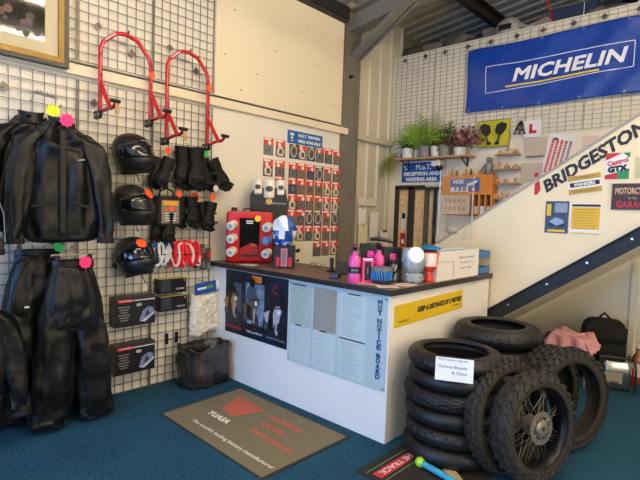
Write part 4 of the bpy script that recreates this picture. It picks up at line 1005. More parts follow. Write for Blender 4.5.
# bundles of coiled elastic cord
def bundle(o, lbl, cols, w, n, seed, pack='cord_bundle'):
    s = thing(pack, lbl, 'cord', o, LEFT); r = random.Random(seed)
    for k in range(n):
        x = -w / 2 + w * (k + .5) / n; ry_ = r.uniform(.085, .115); rx_ = r.uniform(.025, .045); a0 = r.uniform(-.2, .2)
        pts = []
        for q in range(16):
            t = 2 * PI * q / 16; u = rx_ * cos(t); v = ry_ * sin(t)
            pts.append((x + u * cos(a0) - v * sin(a0), -.03 - .02 * sin(t + k) - .010 * (k % 3), -.11 + v))
        MB().tube(pts, .014, mat(cols[k % len(cols)][0], cols[k % len(cols)][1], .4), 7, closed=True).build('cord_loop', s)
    for q in range(2 if w > .2 else 1):
        cx_ = (q - .5) * w * .5 if w > .2 else 0
        c = MB(); c.grid(lambda u, v: Vector((cx_ + (w * (.27 if w > .2 else .46) + .012 * mnoise.noise(Vector((u * 9, v * 9, q)))) * sin(PI * v) * cos(2 * PI * u), -.035 + .030 * sin(PI * v) * sin(2 * PI * u), -.11 - .105 * cos(PI * v))), 20, 12, mat(cols[0][0], cols[0][1], .4)); c.build('folded_core', s, smooth=60)
    MB().tube([(0, .05, .02), (0, -.03, .01), (0, -.05, .02)], .003, CHROME, 6).build('hook', s)
    m = MB(); m.tube([(-w / 2, -.06, -.11), (0, -.075, -.115), (w / 2, -.06, -.11)], .012, MATTE, 7, flat=.5); m.build('tie', s); return s
b1 = bundle((.06, 2.13, 1.30), 'blue and white coiled cord bundle with orange star tag above', (('cord_blue', '#1c58b8'), ('cord_navy', '#14305c'), ('cord_white', '#d8dce0')), .15, 14, 1)
star(b1, (.03, -.04, .045), .034, ORANGE)
bundle((.06, 2.35, 1.29), 'red and white coiled cord bundle beside the blue one', (('cord_red', '#e01c2c'), ('cord_red', '#e01c2c'), ('cord_white', '#d8dce0'), ('cord_red', '#e01c2c')), .26, 24, 2)
def blister(o, lbl, cols, h=.11, w=.055, nm='blister_pack'):
    s = thing(nm, lbl, 'packet', o, LEFT); MB().box((0, -.002, -h / 2), (w, .002, h), mat('pack_grey', '#565350', .4)).build('card', s)
    MB().box((0, -.012, -h * .6), (w * .6, .018, h * .5), cols).build('contents', s); MB().cyl((0, .035, -.01), (0, -.02, -.01), .003, CHROME, 6).build('hook', s); return s
for k, (y, z, c) in enumerate(((2.50, 1.27, SILVER), (2.57, 1.26, HUBM), (2.50, 1.14, MATTE), (2.57, 1.13, SILVER), (2.635, 1.22, RED2), (2.635, 1.12, SILVER))):
    blister((.05, y, z), ['small grey carded part, top left of six beside the red cords', 'small grey carded part, top middle of six beside the red cords', 'small black carded part, bottom left of six beside the red cords', 'small grey carded part, bottom middle of six beside the red cords', 'small carded part with red contents at the grid edge', 'small silver carded part lowest at the grid edge'][k], c)['group'] = 'small carded parts beside the cords'
# boxed goods
def cover_box(o, lbl):
    s = thing('boxed_cover', lbl, 'box', o, LEFT, 'large black boxes on the grid')
    B_ = mat('box_print_black', '#121216', .35)
    MB().box((0, -.05, .125), (.35, .10, .25), B_).build('carton', s)
    tp2 = MB(); tp2.box((0, -.1006, .232), (.34, .001, .028), mat('box_top_brown', '#3a2e2a', .4)); tp2.build('top_band', s)
    MB().box((.03, -.101, .214), (.28, .001, .007), PAPER).build('silver_line', s)
    MB().box((-.09, -.1015, .216), (.13, .001, .024), RED2).build('red_label', s); tx('OXFORD', .02, PAPER, s, (-.09, -.1022, .216), 'label_lettering', width=.10, height=.014)
    m = MB()
    m.sphere((.03, -.101, .175), .024, mat('oval_badge', '#b5b8a8', .4), scale=(1.1, .06, .6)); m.build('oval_badge', s)
    for k in range(6): MB().box((-.10, -.1015, .165 - .022 * k), (.10 - .02 * (k % 3), .001, .010), mat('box_text_grey', '#7d7a78', .5)).build('text_line', s)
    m = MB(); m.prism([(.03, .035), (.06, .12), (.11, .15), (.155, .14), (.165, .09), (.13, .07), (.07, .03)], -.1018, -.1008, mat('picture_lilac', '#7a82b8', .4)); m.prism([(.04, .03), (.13, .075), (.165, .11), (.165, .085), (.08, .025)], -.1024, -.1014, mat('picture_pale', '#c9cede', .4)); m.prism([(.075, .06), (.10, .13), (.125, .09)], -.1026, -.1020, mat('picture_dark', '#2c3048', .4)); m.build('product_picture', s, smooth=0)
    MB().cyl((-.08, .02, .27), (-.08, -.09, .265), .003, CHROME, 6).build('hook', s); return s
cover_box((.035, 1.875, .595), 'upper of two large black printed boxes below the helmets')
cover_box((.035, 1.875, .195), 'lower of two large black printed boxes, nearest the floor')
def small_box(o, lbl):
    s = thing('boxed_lock', lbl, 'box', o, LEFT, 'small black boxes on the grid')
    MB().box((0, -.045, .065), (.265, .09, .13), mat('box_print_black', '#121216', .35)).build('carton', s)
    MB().box((0, -.045, .1305), (.268, .092, .004), mat('box_gold_edge', '#b8a860', .4)).build('gold_lid', s); MB().box((-.07, -.0905, .068), (.09, .001, .10), mat('box_picture_grey', '#34383a', .3)).build('picture', s)
    tx('OXFORD', .02, PAPER, s, (.07, -.0912, .035), 'logo_lettering', width=.085, height=.016); MB().box((.11, -.0908, .11), (.012, .001, .012), YEL).build('yellow_square', s); return s
small_box((.035, 2.225, .835), 'upper of two small black boxes with gold lids')
small_box((.035, 2.235, .675), 'lower of two small black boxes with gold lids')
# wash mitt
wm = thing('wash_mitt', 'fluffy cream wash mitt with blue header card hanging by the counter', 'wash mitt', (.04, 2.575, .40), LEFT)
FL = mat('cream_fleece', '#f6f0dc', .95, bump=.8, bscale=70, vary=.14, vscale=35)
def fleece(u, v, sgn):
    x = -.165 + .33 * u; z = .40 * v; e = max(0, min(u, 1 - u, v * 1.3, (1 - v) * 1.3)); d = .05 * min(1, (e * 7)) ** .5
    nz = .018 * mnoise.noise(Vector((x * 30, z * 30, sgn))) + .010 * mnoise.noise(Vector((x * 90, z * 90, sgn)))
    return Vector((x * (1 - .12 * v) + .02 * mnoise.noise(Vector((0, z * 14, 3))), -.055 - sgn * (d + nz * (1 if e > 0 else 0)), z + .018 * sin(x * 22) * (1 - v)))
m = MB(); m.grid(lambda u, v: fleece(u, v, 1), 40, 44, FL); m.grid(lambda u, v: fleece(u, v, -1) if 0 < u < 1 and 0 < v < 1 else fleece(u, v, 1), 40, 44, FL); m.build('fleece', wm, smooth=80)
m = MB(); m.box((-.02, -.10, .455), (.235, .004, .105), mat('card_blue', '#1f4e9c', .4), rot=(0, R(-5), 0)); m.build('header_card', wm); m = MB(); m.box((.03, -.103, .46), (.06, .002, .03), mat('leaf_green', '#5aa048', .5), rot=(0, R(-5), 0)); m.box((-.06, -.103, .45), (.10, .002, .02), PAPER, rot=(0, R(-5), 0)); m.build('printed_logo', wm)
m = MB(); m.add([(.09, -.101, .44), (.14, -.101, .40), (.15, -.08, .50), (.08, -.10, .53)], [(0, 1, 2, 3)], PAPER); m.build('plastic_edge', wm, solid=.002)
MB().tube([(-.02, .02, .51), (-.02, -.10, .505), (-.02, -.11, .52)], .003, CHROME, 6).build('hook', wm)
for k in range(2):
    t = thing('display_hook', ('left of two short empty black hooks low on the grid', 'right of two short empty black hooks low on the grid')[k], 'hook', (.03, 2.22 + .10 * k, .36), LEFT, 'empty hooks low on the grid')
    MB().box((0, -.004, .04), (.03, .006, .10), BLACK).build('back_plate', t); MB().tube([(0, -.006, .05), (0, -.07, .045), (0, -.08, .06)], .004, BLACK, 6).build('prong', t)
# bin bag
bb = thing('bin_bag', 'open black plastic bin bag standing on the carpet by the counter', 'bag', (.27, 2.46, 0), LEFT)
BP = mat('bin_bag_plastic', '#211d1b', .25, bump=.35, bscale=14, coat=.3, vary=.4, vscale=8, col2='#3a322c')
m = MB(); K = 44; rings = []
def bbp(k, z, f, inner=0):
    t = 2 * PI * k / K; sgq = lambda v: (abs(v) ** .6) * (1 if v > 0 else -1)
    w = 1 + .16 * mnoise.noise(Vector((cos(t) * 2.2, sin(t) * 2.2, z * 6))) + .10 * mnoise.noise(Vector((cos(t) * 6, sin(t) * 6, z * 12 + 4)))
    return Vector(((.225 * f * w - inner) * sgq(cos(t)), (.165 * f * w - inner) * sgq(sin(t)), z))
for i, (z, f) in enumerate(((.003, .75), (.01, .95), (.05, 1.02), (.12, 1.0), (.19, .98), (.26, .96), (.31, .95), (.345, .97))):
    rings.append([bbp(k, z + (.05 * mnoise.noise(Vector((k * .25, 7, 0))) if z > .3 else 0), f) for k in range(K)])
for (z, f) in ((.33, .93), (.25, .88), (.12, .85), (.03, .75)): rings.append([bbp(k, z, f, .006) for k in range(K)])
m.loft(rings, BP, True); m.build('bag', bb, smooth=70)
m = MB(); m.tube([bbp(k, .350 + .05 * mnoise.noise(Vector((k * .25, 7, 0))), .99) for k in range(K)], [.008 + .006 * abs(mnoise.noise(Vector((k * .6, 2, 0)))) for k in range(K)], BP, 7, closed=True); m.build('rolled_rim', bb, smooth=60)

# product leaflets on the wall and the blue sign
CARD_R = mat('card_red', '#d02818', .45, col2='#f0583c', vscale=30); CARD_D = mat('card_dark', '#3c3634', .45, col2='#7a675a', vscale=40); CARD_B = mat('card_navy', '#34496a', .45); CARD_T = mat('card_tan', '#7d6c5e', .45); CARD_P = mat('card_pale', '#e4d6c4', .45); CARD_G = mat('card_grey', '#777a80', .45)
def card(o, style, lbl):
    s = thing('product_leaflet', lbl, 'leaflet', o, LEFT, 'product leaflets on the left wall'); W, H = .138, .185; r = random.Random(style)
    m = MB(); top = (CARD_R, CARD_R, CARD_R, CARD_D, CARD_R)[style % 5]; low = (CARD_D, CARD_B, CARD_G, CARD_D, CARD_T)[r.randrange(5)]
    flat(m, 0, 0, W, H, low, 0, .002); flat(m, 0, H * .30, W, H * .40, top, .002, .0006)
    if style % 5 == 3:
        pts = [(.9 * W / 2 * cos(t * PI / 8) * .8, -H * .05 + H * .36 * sin(t * PI / 8)) for t in range(16)]; m.prism(pts, -.0036, -.0028, CARD_P); m.prism([(a * .8, b * .84) for a, b in pts], -.0042, -.0034, CARD_D)
    else:
        blob(m, [(-W * .3, -H * .42), (W * .28, -H * .44), (W * .36, -H * .1), (W * .12, H * .16), (-W * .2, H * .12), (-W * .38, -H * .12)], (CARD_T, CARD_G, CARD_T, CARD_B, CARD_P)[r.randrange(5)], .0028)
        blob(m, [(-W * .2, -H * .3), (W * .2, -H * .34), (W * .22, -H * .08), (-W * .1, H * .0)], (CARD_D, CARD_T)[r.randrange(2)], .0036)
    flat(m, -W * .1, H * .42, W * .7, H * .10, PAPER, .003, .0004); disc(m, W * r.uniform(-.3, .3), H * .22, W * .16, PAPER, .0034, 10)
    m.build('leaflet_sheet', s, smooth=0)
cols = [(0, 3.405, 1.929)[1], (0, 3.58, 1.941)[1], (0, 3.781, 1.956)[1], (0, 3.922, 1.966)[1], (0, 4.069, 1.976)[1], (0, 4.219, 1.987)[1], (0, 4.372, 1.998)[1], (0, 4.53, 2.009)[1]]
rows = [(0, 3.768, 2.287)[2], (0, 3.777, 2.06)[2], (0, 3.784, 1.888)[2], (0, 3.792, 1.706)[2], (0, 3.799, 1.529)[2], (0, 3.807, 1.345)[2], (0, 4.259, 1.157)[2]]
cn = ['first', 'second', 'third', 'fourth', 'fifth', 'sixth', 'seventh', 'eighth']; rn = ['top row', 'second row', 'third row', 'fourth row', 'fifth row', 'sixth row', 'bottom row']
k = 0
for ri, z in enumerate(rows):
    for ci, y in enumerate(cols):
        if ci < 2 and ri > 2 or (ri == 2 and ci == 0) or (ri == 6 and ci < 5): continue
        k += 1
        st_i = 3 if (ri, ci) in ((0, 2), (0, 4), (4, 4), (4, 5), (4, 7)) else k * 7 % 5 + 5 * (k % 7)
        if st_i != 3 and st_i % 5 == 3: st_i += 1
        card((.0015, y, z + (-.0 if ci > 1 else .0)), st_i, 'small red and dark product leaflet on the white wall, %s, %s from the left' % (rn[ri], cn[ci]))
sg = thing('viewing_sign', 'blue sign with white lettering above the rows of leaflets', 'sign', (.001, 3.965, 2.437), LEFT)
MB().box((0, -.003, 0), (.57, .006, .145), BLUE).build('plate', sg)
tx('M.O.T. VIEWING', .05, PAPER, sg, (.06, -.0068, .030), width=.36, height=.036, bold=.002); tx('AREA AVAILABLE', .05, PAPER, sg, (.06, -.0068, -.032), width=.38, height=.036, bold=.002)
m = MB()
for (x, z) in ((-.235, .03), (-.205, .03), (-.22, -.005)):
    pts = [(x + .024 * cos(R(90 + 120 * q)), z + .024 * sin(R(90 + 120 * q))) for q in range(3)]; m.prism(pts, -.0070, -.0062, PAPER)
m.prism([(-.24, -.045), (-.20, -.045), (-.20, -.035), (-.24, -.035)], -.0070, -.0062, PAPER); m.build('triangle_logo', sg, smooth=0)
nb = thing('wall_notice', 'small cream paper with dark marks low on the wall behind the counter', 'notice', (.0015, (0, 3.882, 1.199)[1], (0, 3.885, 1.129)[2]), LEFT)
MB().box((0, -.001, 0), (.20, .002, .30), mat('aged_paper', '#e8dcba', .6)).build('sheet', nb); m = MB(); m.prism([(-.05, .0), (.0, .04), (.06, .03), (.03, -.01)], -.003, -.002, TEXTD); m.prism([(-.04, -.10), (.04, -.08), (.03, -.12)], -.003, -.002, TEXTD); m.build('sketch', nb, smooth=0)

# ================================================================ back wall
YB = 5.80
# doorway: dark frame, boarded panels
OSB = mat('chipboard', '#ffdca2', .6, col2='#e3b474', vscale=25, bump=.1)
DFR = mat('door_frame_dark', '#2f2c26', .5)
dm = MB()
for (a, b) in ((.03, .085), (.255, .345), (.655, .70)): dm.span((a, YB + .0, 0), (b, YB + .07, 2.0), DFR)
dm.span((.03, YB, 1.96), (.70, YB + .07, 2.02), DFR)
structure(dm.build('door_1', smooth=0))
structure(MB().span((.515, YB + .0, 0), (.575, YB + .07, 1.98), mat('mullion_green', '#5c5a42', .5)).build('trim_9'))
structure(MB().span((.085, YB + .04, 0), (.255, YB + .05, 1.96), OSB).span((.345, YB + .04, 0), (.515, YB + .05, 1.96), OSB).span((.575, YB + .04, 0), (.655, YB + .05, 1.96), OSB).build('trim_10', smooth=0))
structure(MB().span((.70, YB + .03, 0), (.98, YB + .05, 2.02), BACKW).build('wall_infill'))
structure(MB().span((.56, YB - .06, 1.99), (.98, YB - .0, 2.015), mat('pale_beam', '#c9c2b0', .5)).span((.56, YB - .06, 1.955), (.98, YB - .05, 1.99), DFR).build('trim_11'))
nt_ = thing('door_notice', 'narrow notices with red and white print on the left door board', 'notice', (.17, YB + .039, 1.40))
m = MB(); flat(m, .0, .12, .07, .24, PAPER, 0, .002); flat(m, .0, .19, .06, .08, TEXTD, .002, .001); flat(m, .0, -.16, .09, .20, RED2, 0, .002); flat(m, .0, -.18, .05, .06, PAPER, .002, .001); flat(m, 0, -.36, .08, .14, mat('pale_pink', '#d8a8a0', .5), 0, .002); m.build('printed_sheet', nt_, smooth=0)
# blue banner
bn = thing('blue_banner', 'large blue vinyl banner with white lettering hung on the back wall grid', 'banner', (2.19, 5.755, 3.305))
BNR = mat('banner_blue', '#123f9c', .3, coat=.25, bump=1.0, bscale=2.2, stretch=(1.6, 1, 1))
def bf(u, v, off=0):
    x = -1.105 + 2.21 * u; z = -.385 + .77 * v
    y = .010 * sin(7 * x + 2.2 * z) * (.4 + .6 * abs(mnoise.noise(Vector((x * 1.2, z * 1.2, 2))))) + .034 * mnoise.noise(Vector((x * 1.6 + z * 1.4, z * 1.1 - x * .5, 1))) + .010 * mnoise.noise(Vector((x * 4 - z * 3, z * 2, 5)))
    y += .010 * sin(15 * x + 11 * z) * max(0, mnoise.noise(Vector((x * 1.5, z * 1.5, 8))) + .15) + .012 * sin(13 * x - 9 * z) * max(0, x - .1)
    return Vector((x, y - off, z + (.006 * sin(x * 5))))
m = MB(); m.grid(lambda u, v: bf(u, v), 90, 34, BNR); m.build('vinyl_sheet', bn, smooth=80, solid=.002)
m = MB(); 
for k in range(6):
    for zz in (-.365, .365): m2 = MB(); p = bf((.02 + .192 * k), (zz + .385) / .77, .004); m2.lathe([(.006, 0), (.012, 0), (.012, .003), (.006, .003), (.006, 0)], SILVER, 12, o=p, rm=Euler((R(90), 0, 0)).to_matrix()); m2.build('eyelet', bn)
def drape(o, off=.006):
    import bmesh
    bm = bmesh.new(); bm.from_mesh(o.data); bmesh.ops.triangulate(bm, faces=bm.faces); bmesh.ops.subdivide_edges(bm, edges=[e for e in bm.edges if e.calc_length() > .06], cuts=2); bmesh.ops.triangulate(bm, faces=bm.faces); bm.to_mesh(o.data); bm.free()
    for v in o.data.vertices:
        X, Z = v.co.x + o.location.x, v.co.z + o.location.z; p = bf((X + 1.105) / 2.21, (Z + .385) / .77, off); v.co.y = v.co.y * 1.0 + p.y - o.location.y
    return o
t = tx('MICHELIN', .3, mat('banner_white', '#f4f2ee', .35), bn, (.045, 0, .004), 'white_lettering', width=1.17, height=.155, shear=.22, bold=.010, ry=-1.2, space=1.04); drape(t, .014)
m = MB()
for k in range(24):
    x0 = -.61 + 1.0 * k / 24; x1 = -.61 + 1.0 * (k + 1) / 24; z0_ = -.135 + .02 * k / 24; m.add([bf((x0 + 1.105) / 2.21, (z0_ + .385) / .77, .009), bf((x1 + 1.105) / 2.21, (z0_ + .385) / .77, .009), bf((x1 + 1.105) / 2.21, (z0_ + .403) / .77, .009), bf((x0 + 1.105) / 2.21, (z0_ + .403) / .77, .009)], [(0, 1, 2, 3)], mat('banner_yellow', '#f0d62c', .4))
m.build('yellow_underline', bn, smooth=0, solid=.001)
def bline(m, a, b, w, mt):
    n = 30
    for k in range(n):
        p = Vector(a).lerp(Vector(b), k / n); q = Vector(a).lerp(Vector(b), (k + 1) / n); d = (q - p).normalized(); nn = Vector((-d.y, d.x)) * w
        m.add([bf((c.x + 1.105) / 2.21, (c.y + .385) / .77, .009) for c in (p - nn, q - nn, q + nn, p + nn)], [(0, 1, 2, 3)], mt)
m = MB(); BW = mat('banner_white', '#f4f2ee', .35)
for a, b in (((-.855, .14), (.70, .14)), ((.70, .14), (.70, -.12)), ((.70, -.12), (-.855, -.175)), ((-.855, -.175), (-.855, .14))): bline(m, a, b, .004, BW)
m.build('outline_box', bn, smooth=0, solid=.001)

# plant shelf with pots
def plank(o, w, d, t_, lbl, nm='wall_shelf', grp=None):
    s = thing(nm, lbl, 'shelf', o, 0, grp); MB().span((-w / 2, -d, 0), (w / 2, 0, t_), WOODL).build('board', s)
    for q in (-1, 1) if d > .2 else ():
        b = MB(); b.box((q * w * .4, -.012, -.05), (.018, .018, .12), BLACK); b.bar((q * w * .4, -.015, -.10), (q * w * .4, -d * .8, -.005), .012, .012, BLACK); b.build('bracket', s)
    return s
plank((.69, YB - .006, 2.352), 1.10, .24, .022, 'wooden shelf of potted plants high on the back wall')
LG = mat('leaf_dark_green', '#2c4a22', .5, vary=.3); LF = mat('leaf_bright_green', '#a6c84a', .5, vary=.3); LM = mat('leaf_mid_green', '#54793a', .5, vary=.3); LY = mat('leaf_yellow_green', '#ccd070', .5, vary=.2); LP = mat('leaf_plum', '#7a4048', .5, col2='#b07a78', vscale=20)
def leaf(m, p, d, l, w, mt):
    d = d.normalized(); s_ = d.cross(Vector((0, 0, 1))); s_ = s_.normalized() if s_.length > .01 else Vector((1, 0, 0)); n_ = s_.cross(d)
    a = p + d * l * .5 + n_ * l * .06
    m.add([p, a + s_ * w / 2, p + d * l - n_ * l * .05, a - s_ * w / 2], [(0, 1, 2, 3)], mt)
def pot(s, r, h, mt):
    MB().lathe([(.001, 0), (r * .8, 0), (r, h), (r * 1.04, h), (r * 1.04, h * .86)][:4] + [(r * .9, h), (r * .85, h * .85), (.001, h * .85)], mt, 20).build('pot', s)
def bushy(o, lbl, r, h, potm, lm, fr, n, ll, lw, seed, up=.5, sphere=True):
    s = thing('potted_plant', lbl, 'plant', o, 0, 'potted plants on the wooden shelf'); pot(s, r, h, potm); rn = random.Random(seed); m = MB(); st_ = MB()
    for k in range(n):
        a = rn.uniform(0, 2 * PI); e = rn.uniform(.1, 1.3); rr = rn.uniform(.3, 1) * fr
        tip = Vector((cos(a) * rr * cos(e), min(.06, sin(a) * rr * cos(e) * .6), h + rr * sin(e) * up * 2))
        if k % 4 == 0: st_.tube([(0, 0, h * .8), tip * .5 + Vector((0, 0, h * .5)), tip], .0022, LM, 4)
        leaf(m, tip, Vector((cos(a) * rn.uniform(.4, 1), -rn.uniform(.0, .6), rn.uniform(-.5, .8))), ll * rn.uniform(.6, 1.2), lw, lm)
    st_.build('stem', s); m.build('foliage', s, smooth=0); return s
def fern(o, lbl, r, h, potm, lm, n, L, seed):
    s = thing('potted_plant', lbl, 'plant', o, 0, 'potted plants on the wooden shelf'); pot(s, r, h, potm); rn = random.Random(seed); m = MB()
    for k in range(n):
        a = rn.uniform(0, 2 * PI); up = rn.uniform(.5, 1.3); l = L * rn.uniform(.7, 1.1); pts = []
        for q in range(9):
            u = q / 8; pts.append(Vector((cos(a) * l * u * cos(up) * 1.1, max(-.14, min(.05, sin(a) * l * u * cos(up) * .7)), h * .9 + l * (u * sin(up) - .45 * u * u * cos(up)))))
        m.tube(pts, .0015, lm, 4)
        for q in range(1, 9):
            d = (pts[q] - pts[q - 1]).normalized(); sd = d.cross(Vector((0, 1, .2))).normalized()
            for g in (-1, 1): leaf(m, pts[q], sd * g + d * .5, l * .25 * (1.15 - q / 9), .024, lm)
    m.build('foliage', s, smooth=0); return s
PZs = 2.3745; YP = YB - .13
PW = mat('pot_white', '#e4dfd4', .4); PGm = mat('pot_grey_violet', '#8a8088', .5); PGr = mat('pot_grey_green', '#8e9480', .5)
tr = thing('potted_plant', 'yellow-green spider plant trailing over the left end of the shelf', 'plant', (.17, YP - .03, PZs), 0, 'potted plants on the wooden shelf'); pot(tr, .05, .08, PGm)
m = MB(); rn = random.Random(3)
for k in range(150):
    a = rn.uniform(PI * .55, PI * 1.45); l = rn.uniform(.2, .40); dy = rn.uniform(-.16, .0); pts = [Vector((cos(a) * l * .8 * u ** .8 * .8, dy * u, .07 + .12 * u - .36 * u * u * (l / .3))) for u in (0, .2, .4, .6, .8, 1)]
    for p, q in zip(pts, pts[1:]): m.add([p + Vector((0, 0, .004)), q + Vector((0, -.003, .004)), q - Vector((.007, 0, .010)), p - Vector((.007, 0, .010))], [(0, 1, 2, 3)], LY)
m.build('foliage', tr, smooth=0)
bushy((.30, YP, PZs), 'dark green leafy plant in a white pot, left on the shelf', .085, .14, PW, LG, .165, 190, .065, .045, 4, .55)
bushy((.43, YP + .03, PZs), 'small plant in a pale grey pot right of the first white pot', .05, .12, mat('pot_pale_grey', '#bdb6ae', .5), LM, .10, 50, .05, .02, 5)
fern((.565, YP, PZs), 'tall bright green fern in a grey-violet pot, middle of the shelf', .085, .15, PGm, LF, 64, .52, 6)
bushy((.725, YP, PZs), 'small green sprig in a white pot right of the fern', .065, .14, PW, LM, .12, 60, .05, .02, 7)
bushy((.86, YP, PZs), 'mid green bushy plant in a grey-green pot', .075, .15, PGr, LM, .17, 170, .055, .032, 8, .9)
bushy((1.08, YP, PZs), 'spreading plum-leaved plant in a white pot, right end of the shelf', .085, .10, PW, LP, .32, 240, .075, .055, 9, .40)
# reception sign
rs_ = thing('reception_sign', 'blue and white reception and waiting area sign below the plants', 'sign', (.465, YB - .012, 2.195))
MB().box((0, -.004, 0), (.66, .008, .30), PAPER).build('border_plate', rs_); m = MB(); flat(m, 0, 0, .635, .275, mat('sign_deep_blue', '#1a56a0', .4), .008, .002); m.build('blue_field', rs_)
tx('M.o.T.', .1, PAPER, rs_, (.03, -.0115, .072), width=.24, height=.075, bold=.003); tx('RECEPTION AND', .05, PAPER, rs_, (0, -.0115, -.018), width=.56, height=.055, bold=.003); tx('WAITING AREA', .05, PAPER, rs_, (0, -.0115, -.095), width=.50, height=.055, bold=.003)
m = MB()
for (x, z) in ((-.27, .09), (-.225, .09), (-.2475, .05)): m.prism([(x + .028 * cos(R(90 + 120 * q)), z + .028 * sin(R(90 + 120 * q))) for q in range(3)], -.012, -.0105, PAPER)
for (x, z) in ((.22, .09), (.265, .07)): m.prism([(x - .03, z), (x + .02, z + .015), (x + .03, z - .02), (x - .02, z - .03)], -.012, -.0105, PAPER)
m.build('white_symbol', rs_, smooth=0)
cc = thing('security_camera', 'white and black security camera under the right end of the plant shelf', 'camera', (.77, YB - .13, 2.24))
MB().box((0, 0, .045), (.13, .12, .07), PW).build('housing', cc, bevel=.006); MB().sphere((0.03, -.02, -.0), .048, BLACK, 16, 10).build('dome', cc); MB().cyl((0, 0, .08), (0, 0, .112), .012, PW).build('mount', cc)
# orange spark plug rack
nk = thing('display_rack', 'orange wall rack with blue and white header and small cards', 'display rack', (1.20, YB - .006, 1.88))
OR = mat('rack_orange', '#e08a1e', .45, vary=.1); RD = mat('rack_wood', '#8a4a18', .5); RS = mat('rack_slat', '#d89a50', .5); RC = mat('rack_card', '#dcc3a4', .5, vary=.15, vscale=30)
MB().span((-.335, -.16, 0), (.335, -.0, .245), OR).build('header_box', nk)
m = MB(); m.span((-.315, -.03, -.255), (.335, -.0, 0), RD); m.span((-.315, -.16, -.265), (.335, 0, -.25), RD); m.build('back_board', nk, smooth=0)
for x in (.085, .165, .245, .32): MB().span((x, -.155, -.25), (x + .018, -.03, 0), RS).build('divider', nk)
MB().span((-.31, -.165, -.245), (.06, -.150, -.005), RC).build('card_panel', nk)
for k in range(10): MB().span((-.28 + .062 * (k % 5), -.1675, -.20 + .10 * (k // 5)), (-.245 + .062 * (k % 5), -.165, -.15 + .10 * (k // 5)), mat('card_mark', '#b08878', .5)).build('card_mark', nk)
for k in range(3): MB().box((.135 + .08 * k, -.12, -.19), (.05, .04, .10), PAPER if k % 2 else RC).build('small_packet', nk)
m = MB(); flat(m, -.02, .12, .39, .165, BLUE, .1605, .001); flat(m, -.09, .065, .24, .06, PAPER, .162, .001); flat(m, -.14, .075, .02, .05, BLUE, .1633, .001); flat(m, -.08, .075, .03, .06, BLUE, .1633, .001); flat(m, -.02, .075, .05, .06, PGm, .1633, .001)
blob(m, [(.02, .14), (.10, .16), (.16, .185), (.14, .15), (.06, .115), (-.0, .10)], PAPER, .164); disc(m, .10, .065, .032, RED2, .164); disc(m, .10, .065, .018, PAPER, .165); m.build('header_label', nk, smooth=0)
tx('NGK', .08, PAPER, nk, (-.10, -.1655, .165), 'logo_lettering', width=.15, height=.055, bold=.003)
rn = random.Random(2)
for k in range(9):
    x = 1.20 - .30 + .064 * k; t = thing('figurine', ['small pale ornament at the left end on top of the orange rack', 'second small ornament from the left on the orange rack', 'third small ornament from the left on the orange rack', 'fourth small ornament from the left on the orange rack', 'middle small ornament on top of the orange rack', 'fourth small ornament from the right on the orange rack', 'third small ornament from the right on the orange rack', 'small ornament left of the tall grey figure', 'small ornament right of the tall grey figure'][k], 'ornament', (x + (.03 if k == 8 else 0), YB - .09, 2.1255), 0, 'small ornaments on the orange rack')
    mt = (mat('resin_cream', '#e4d4b4', .5), mat('resin_amber', '#d0923c', .5), mat('resin_brown', '#6a5038', .5))[k % 3]; hh = .045 + .03 * rn.random()
    m = MB(); m.lathe([(.001, 0), (.024, 0), (.026, .008), (.014, .02), (.020, hh * .6), (.012, hh * .85), (.001, hh)], mt, 12); m.build('figure_body', t); MB().sphere((0, 0, hh + .008), .013, mt, 10, 6).build('head', t)
tf = thing('figurine', 'tall grey figure standing on the right of the orange rack top', 'ornament', (1.445, YB - .09, 2.1255)); GRY = mat('pewter', '#8d8d88', .4, metal=.3)
m = MB(); m.lathe([(.001, 0), (.055, 0), (.06, .015), (.04, .04), (.052, .09), (.045, .13), (.02, .155), (.001, .16)], GRY, 16); m.tube([(-.04, 0, .12), (-.07, -.02, .09), (-.06, -.04, .06)], .014, GRY, 8); m.tube([(.04, 0, .12), (.07, -.02, .09), (.06, -.04, .06)], .014, GRY, 8); m.build('figure_body', tf); MB().sphere((0, 0, .185), .034, GRY, 14, 10).build('head', tf)
# yellow card with two mirrors
mc = thing('mirror_card', 'yellow card holding two black mirrors below the blue banner', 'display card', (1.46, YB - .03, 2.635))
MB().box((0, 0, 0), (.40, .006, .33), mat('card_yellow', '#c9bd22', .5)).build('card', mc); frame(MB(), .40, .33, .008, .003, .006, mat('card_frame', '#7a7228', .5)).build('border', mc)
for q in (-1, 1):
    m = MB(); m.prism([(q * .03, .02), (q * .05, .10), (q * .11, .125), (q * .165, .10), (q * .15, .03), (q * .10, -.02), (q * .06, -.02)], -.045, -.004, BLACK); m.build('mirror_head', mc, bevel=.006); MB().tube([(q * .085, -.02, -.01), (q * .075, -.025, -.07), (q * .05, -.02, -.11)], .009, BLACK, 8).build('mirror_stalk', mc); MB().box((q * .05, -.012, -.12), (.05, .018, .03), BLACK).build('clamp', mc)
tx('MIRRORS', .03, mat('card_frame', '#7a7228', .5), mc, (0, -.0045, .11), 'card_lettering', width=.06, height=.012) if False else None
